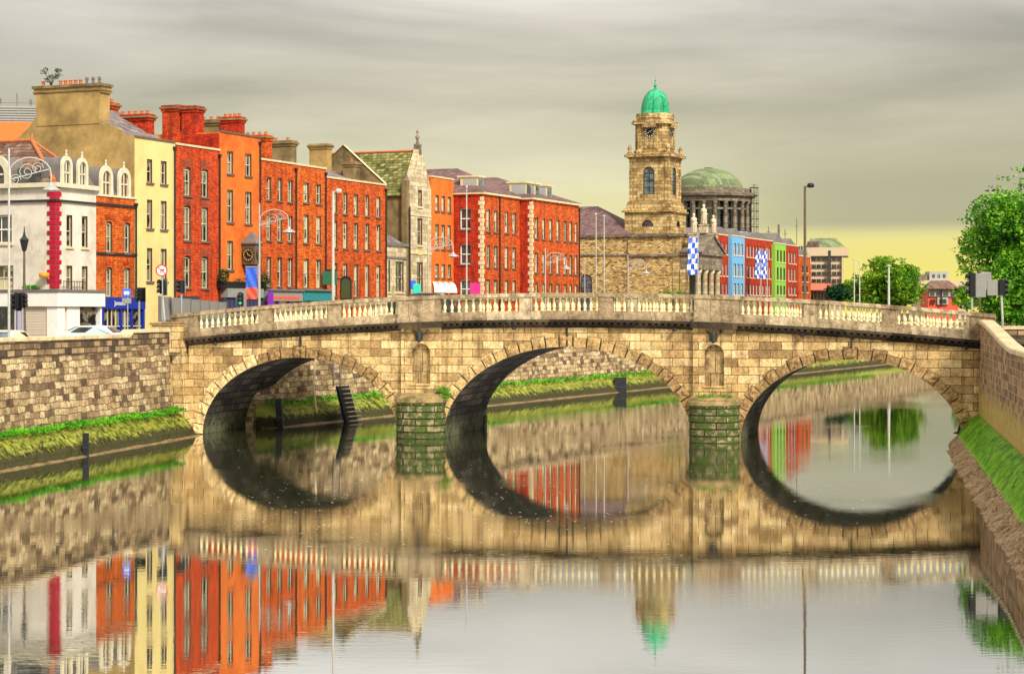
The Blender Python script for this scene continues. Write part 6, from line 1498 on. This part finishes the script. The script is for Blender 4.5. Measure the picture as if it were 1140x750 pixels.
# small signs by the limestone building
for px0, px1, py0, py1, mt_, lb in ((457, 463, 312, 322, 'blue', 'small blue notice board half behind the turquoise one'), (459.5, 468.5, 316, 331, 'turquoise', 'turquoise notice board in front of the limestone building')):
    Yq = 150 if mt_ == 'turquoise' else 151; a_ = pt(px0, py1, Yq); b_ = pt(px1, py0, Yq)
    t = thing('notice_board', lb, 'sign', ((a_[0] + b_[0]) / 2, Yq, G0)); w_ = (b_[0] - a_[0]) / 2
    bevel(MB().box(-w_, -.04, a_[2] - G0, w_, .04, b_[2] - G0).obj('board', mt_, t), .04); MB().box(-.05, -.03, 0, .05, .03, a_[2] - G0).obj('post', 'pole_grey', t)
a_ = pt(529, 327, 160); t = thing('pink_hoarding', 'magenta panel low beside the quoins of the red block', 'panel', (a_[0], 160, G0)); MB().box(-.42, -.05, .9, .42, .05, zat(315, 160) - G0).obj('board', 'magenta', t); MB().box(-.36, -.02, 0, -.3, .02, .9).box(.3, -.02, 0, .36, .02, .9).obj('leg', 'pole_grey', t)

# parked cars behind the left quay wall
def car(label, loc, rot, body, l=4.1):
    t = thing('parked_car', label, 'car', loc, rot, 'cars behind the left quay wall')
    prof = [(-l / 2, .35), (-l / 2, .75), (-l / 2 + .12, .95), (-l * .30, 1.0), (-l * .17, 1.40), (0, 1.48), (l * .22, 1.45), (l * .38, 1.15), (l / 2 - .05, 1.0), (l / 2, .7), (l / 2, .35)]
    m = MB(); secs = ((-.82, .0), (-.80, .0), (-.62, .06), (.62, .06), (.80, 0), (.82, 0)); n = len(prof); vs = []
    for i, (yv, dz) in enumerate(secs):
        for (xx, zz) in prof:
            ins = 0.0 if zz < 1.05 else (.22 if i in (1, 4) else 0)
            yv2 = yv * (1 - (.16 if zz > 1.05 else 0)); zz2 = zz if i in (2, 3) or zz < 1.05 else zz - .04
            vs.append((xx * (.985 if i in (0, 5) else 1), yv2, zz2))
    m.add(vs, [(i * n + j, i * n + (j + 1) % n, (i + 1) * n + (j + 1) % n, (i + 1) * n + j) for i in range(5) for j in range(n)] + [tuple(range(n)), tuple(range(5 * n, 6 * n))[::-1]])
    o_ = m.obj('body', body, t); recalc(o_); bevel(o_, .04, 2)
    for s in (-1, 1):
        MB().add([(-l * .27, s * .705, 1.04), (l * .33, s * .705, 1.08), (l * .20, s * .695, 1.38), (-l * .15, s * .695, 1.36)], [(0, 1, 2, 3)]).obj('side_window', 'glass_dark', t)
        for xx in (-l * .31, l * .31):
            wv = MB(); wv.lathe([(.2, -.1), (.31, -.1), (.33, -.06), (.33, .06), (.31, .1), (.2, .1)], 0, 0, 0, 16); wo_ = wv.obj('wheel', 'rubber', t); wo_.matrix_local = Matrix.Translation((xx, s * .74, .33)) @ Matrix.Rotation(pi / 2, 4, 'X')
            MB().lathe([(.01, -.11), (.2, -.105), (.2, .105), (.01, .11)], 0, 0, 0, 10).obj('rim', 'pole_grey', wo_)
        MB().box(-l / 2 - .02, s * .6 - .15, .62, -l / 2 + .06, s * .6 + .15, .76).obj('headlight', 'white', t); MB().box(l / 2 - .05, s * .62 - .12, .68, l / 2 + .02, s * .62 + .12, .88).obj('tail_light', 'red', t)
    MB().add([(-l * .285, -.6, 1.06), (-l * .285, .6, 1.06), (-l * .178, .55, 1.40), (-l * .178, -.55, 1.40)], [(0, 1, 2, 3)]).obj('windscreen', 'glass_blue', t)
    MB().add([(l * .395, -.6, 1.17), (l * .395, .6, 1.17), (l * .245, .52, 1.44), (l * .245, -.52, 1.44)], [(3, 2, 1, 0)]).obj('rear_window', 'glass_blue', t)
a_ = pt(6, 348, 99); car('cream parked car, its cabin showing above the wall at the far left', (a_[0], 99, G0 - .15), radians(80), 'carcream')
a_ = pt(109, 348, 113); car('pale blue car roof showing above the wall below the shop shutters', (a_[0], 113, G0), radians(168), 'carblue', 4.2)

# timber posts and ladder against the upstream wall, post at the left wall
def tpost(label, px, py_t, py_b, Yd, w, lean=0):
    a_ = pt(px, py_b, Yd); t = thing('timber_post', label, 'post', (a_[0], Yd, 0), 0, 'black timber mooring posts'); h = zat(py_t, Yd)
    m = MB(); m.prism([(-w, -w), (w, -w), (w, w), (-w, w)], 'z', -1, h); o_ = m.obj('post', 'black_timber', t); o_.rotation_euler = (0, radians(lean), 0)
    MB().box(-w - .02, -w - .02, h * .35, w + .02, w + .02, h * .35 + .08).obj('iron_band', 'dark', t)
tpost('black mooring post standing at the left wall footing', 95.5, 482, 524, 93.5, .13)
tpost('slim black mooring post seen through the left arch', 312, 444, 478, 116.6, .18, -4)
tpost('black mooring post seen at the right of the middle arch', 690.5, 420, 440, 169, .5)
P_ = pt(394, 468, 122.6); t = thing('timber_ladder', 'black slatted timber ladder on the quay wall inside the left arch', 'ladder', (P_[0], 122.6, 0), NW[1])
m = MB(); m.prism([(-.1, -.6), (.16, -.6), (.9, 2.25), (.75, 2.25)], 'x', -.75, .75); recalc(m.obj('fender', 'black_timber', t))
m = MB()
for i in range(8): z_ = .1 + i * .28; y_ = -.1 + z_ * .29; m.box(-.8, y_ - .14, z_, .8, y_ - .02, z_ + .05)
m.obj('slat', 'coping', t)
m = MB()
for i in range(9): m.tube([(-.4, 1.25, 2.4 + i * .33), (.5, 1.25, 2.4 + i * .33)], .03, 5)
m.tube([(-.4, 1.22, 2.2), (-.4, 1.35, 5.7)], .05, 5).tube([(.5, 1.22, 2.2), (.5, 1.35, 5.7)], .05, 5); m.obj('rungs', 'lead', t)
t = thing('drain_pipe', 'pale pipe leaning on the quay wall beside the black ladder', 'pipe', (P_[0] - 1.5, 121.6, 0), NW[1]); MB().tube([(-.3, .6, .3), (-.1, 1.0, 2.3), (.6, 1.1, 5.5)], .07, 6).obj('pipe', 'quoin', t)

# parapet wall of the south quay seen over the swept coping at the far right
a_ = pt(1110, 348, 112); t = thing('parapet_wall', 'low brown wall with pale coping under the tree at the right edge', 'wall', (a_[0], 112, 4.9), radians(4))
MB().box(0, 0, 0, 14, .5, .95).obj('wall', 'quay_top', t); MB().box(-.05, -.06, .952, 14, .56, 1.15).obj('coping', 'coping', t)
a_ = pt(1110, 348, 108)
MB().box(0, 0, 4.70, 16, 3.0, 5.06).obj('pavement', 'trim_white', loc=(a_[0], 106, 0), rotz=radians(3), kind='structure')
# red and orange things at the left seen by the blue shop already modelled; window boxes on the white building

# specks of foam and leaves drifting on the still water
r = random.Random(77); fm = MB()
for _ in range(520):
    px = r.choice((r.gauss(560, 60), r.gauss(330, 60), r.gauss(780, 120), r.uniform(0, 1140))); py = r.choice((r.gauss(560, 18), r.gauss(545, 25), r.uniform(480, 620)))
    if py < 492: continue
    Yw_ = F * HC / (py - HY); X_ = (px - CX) / F * Yw_
    if not (leftX(Yw_) + .5 < X_ < rightX(Yw_) - 1.5): continue
    s_ = r.uniform(.012, .035); fm.add([(X_ - s_ * 1.6, Yw_, .004), (X_, Yw_ - s_, .004), (X_ + s_ * 1.6, Yw_, .004), (X_, Yw_ + s_, .004)], [(0, 1, 2, 3)])
fm.obj('floating_foam', 'white', kind='stuff', label='specks of foam and leaves drifting on the river surface', cat='foam')

# dark car crossing the bridge, only its roof shows over the parapet
u_ = -9.6; X_ = BC[0] + u_ * cos(TH) + 6.0 * sin(TH); Y_ = BC[1] - u_ * sin(TH) + 6.0 * cos(TH)
car('dark car on the bridge deck, its roof just over the parapet beside the turquoise board', (X_, Y_, deckz(u_) + .03), -TH, 'charcoal')
for px_, w_, lb in ((675, 1.1, 'small green shrub at the foot of the church wall behind the paired flagpoles'), (747, 1.0, 'small green shrub at the foot of the church corner pier')):
    a_ = pt(px_, 325, 222); t = thing('shrub', lb, 'shrub', (a_[0], 222, G0), 0, 'shrubs before the church'); m = MB()
    for i in range(6): m.tube([(0, 0, 0), (.3 * cos(i), .3 * sin(i), 2.4), (.8 * cos(i), .5 * sin(i), a_[2] - G0)], [.08, .05, .02], 4)
    m.obj('stem', 'bark', t); m = MB()
    for i in range(9): leaves(m, .8 * cos(i * 1.1), .5 * sin(i), a_[2] - G0 - .9 + .8 * random.random(), 60, .6, .5, .5, .11)
    m.obj('foliage', 'leaf_far', t)
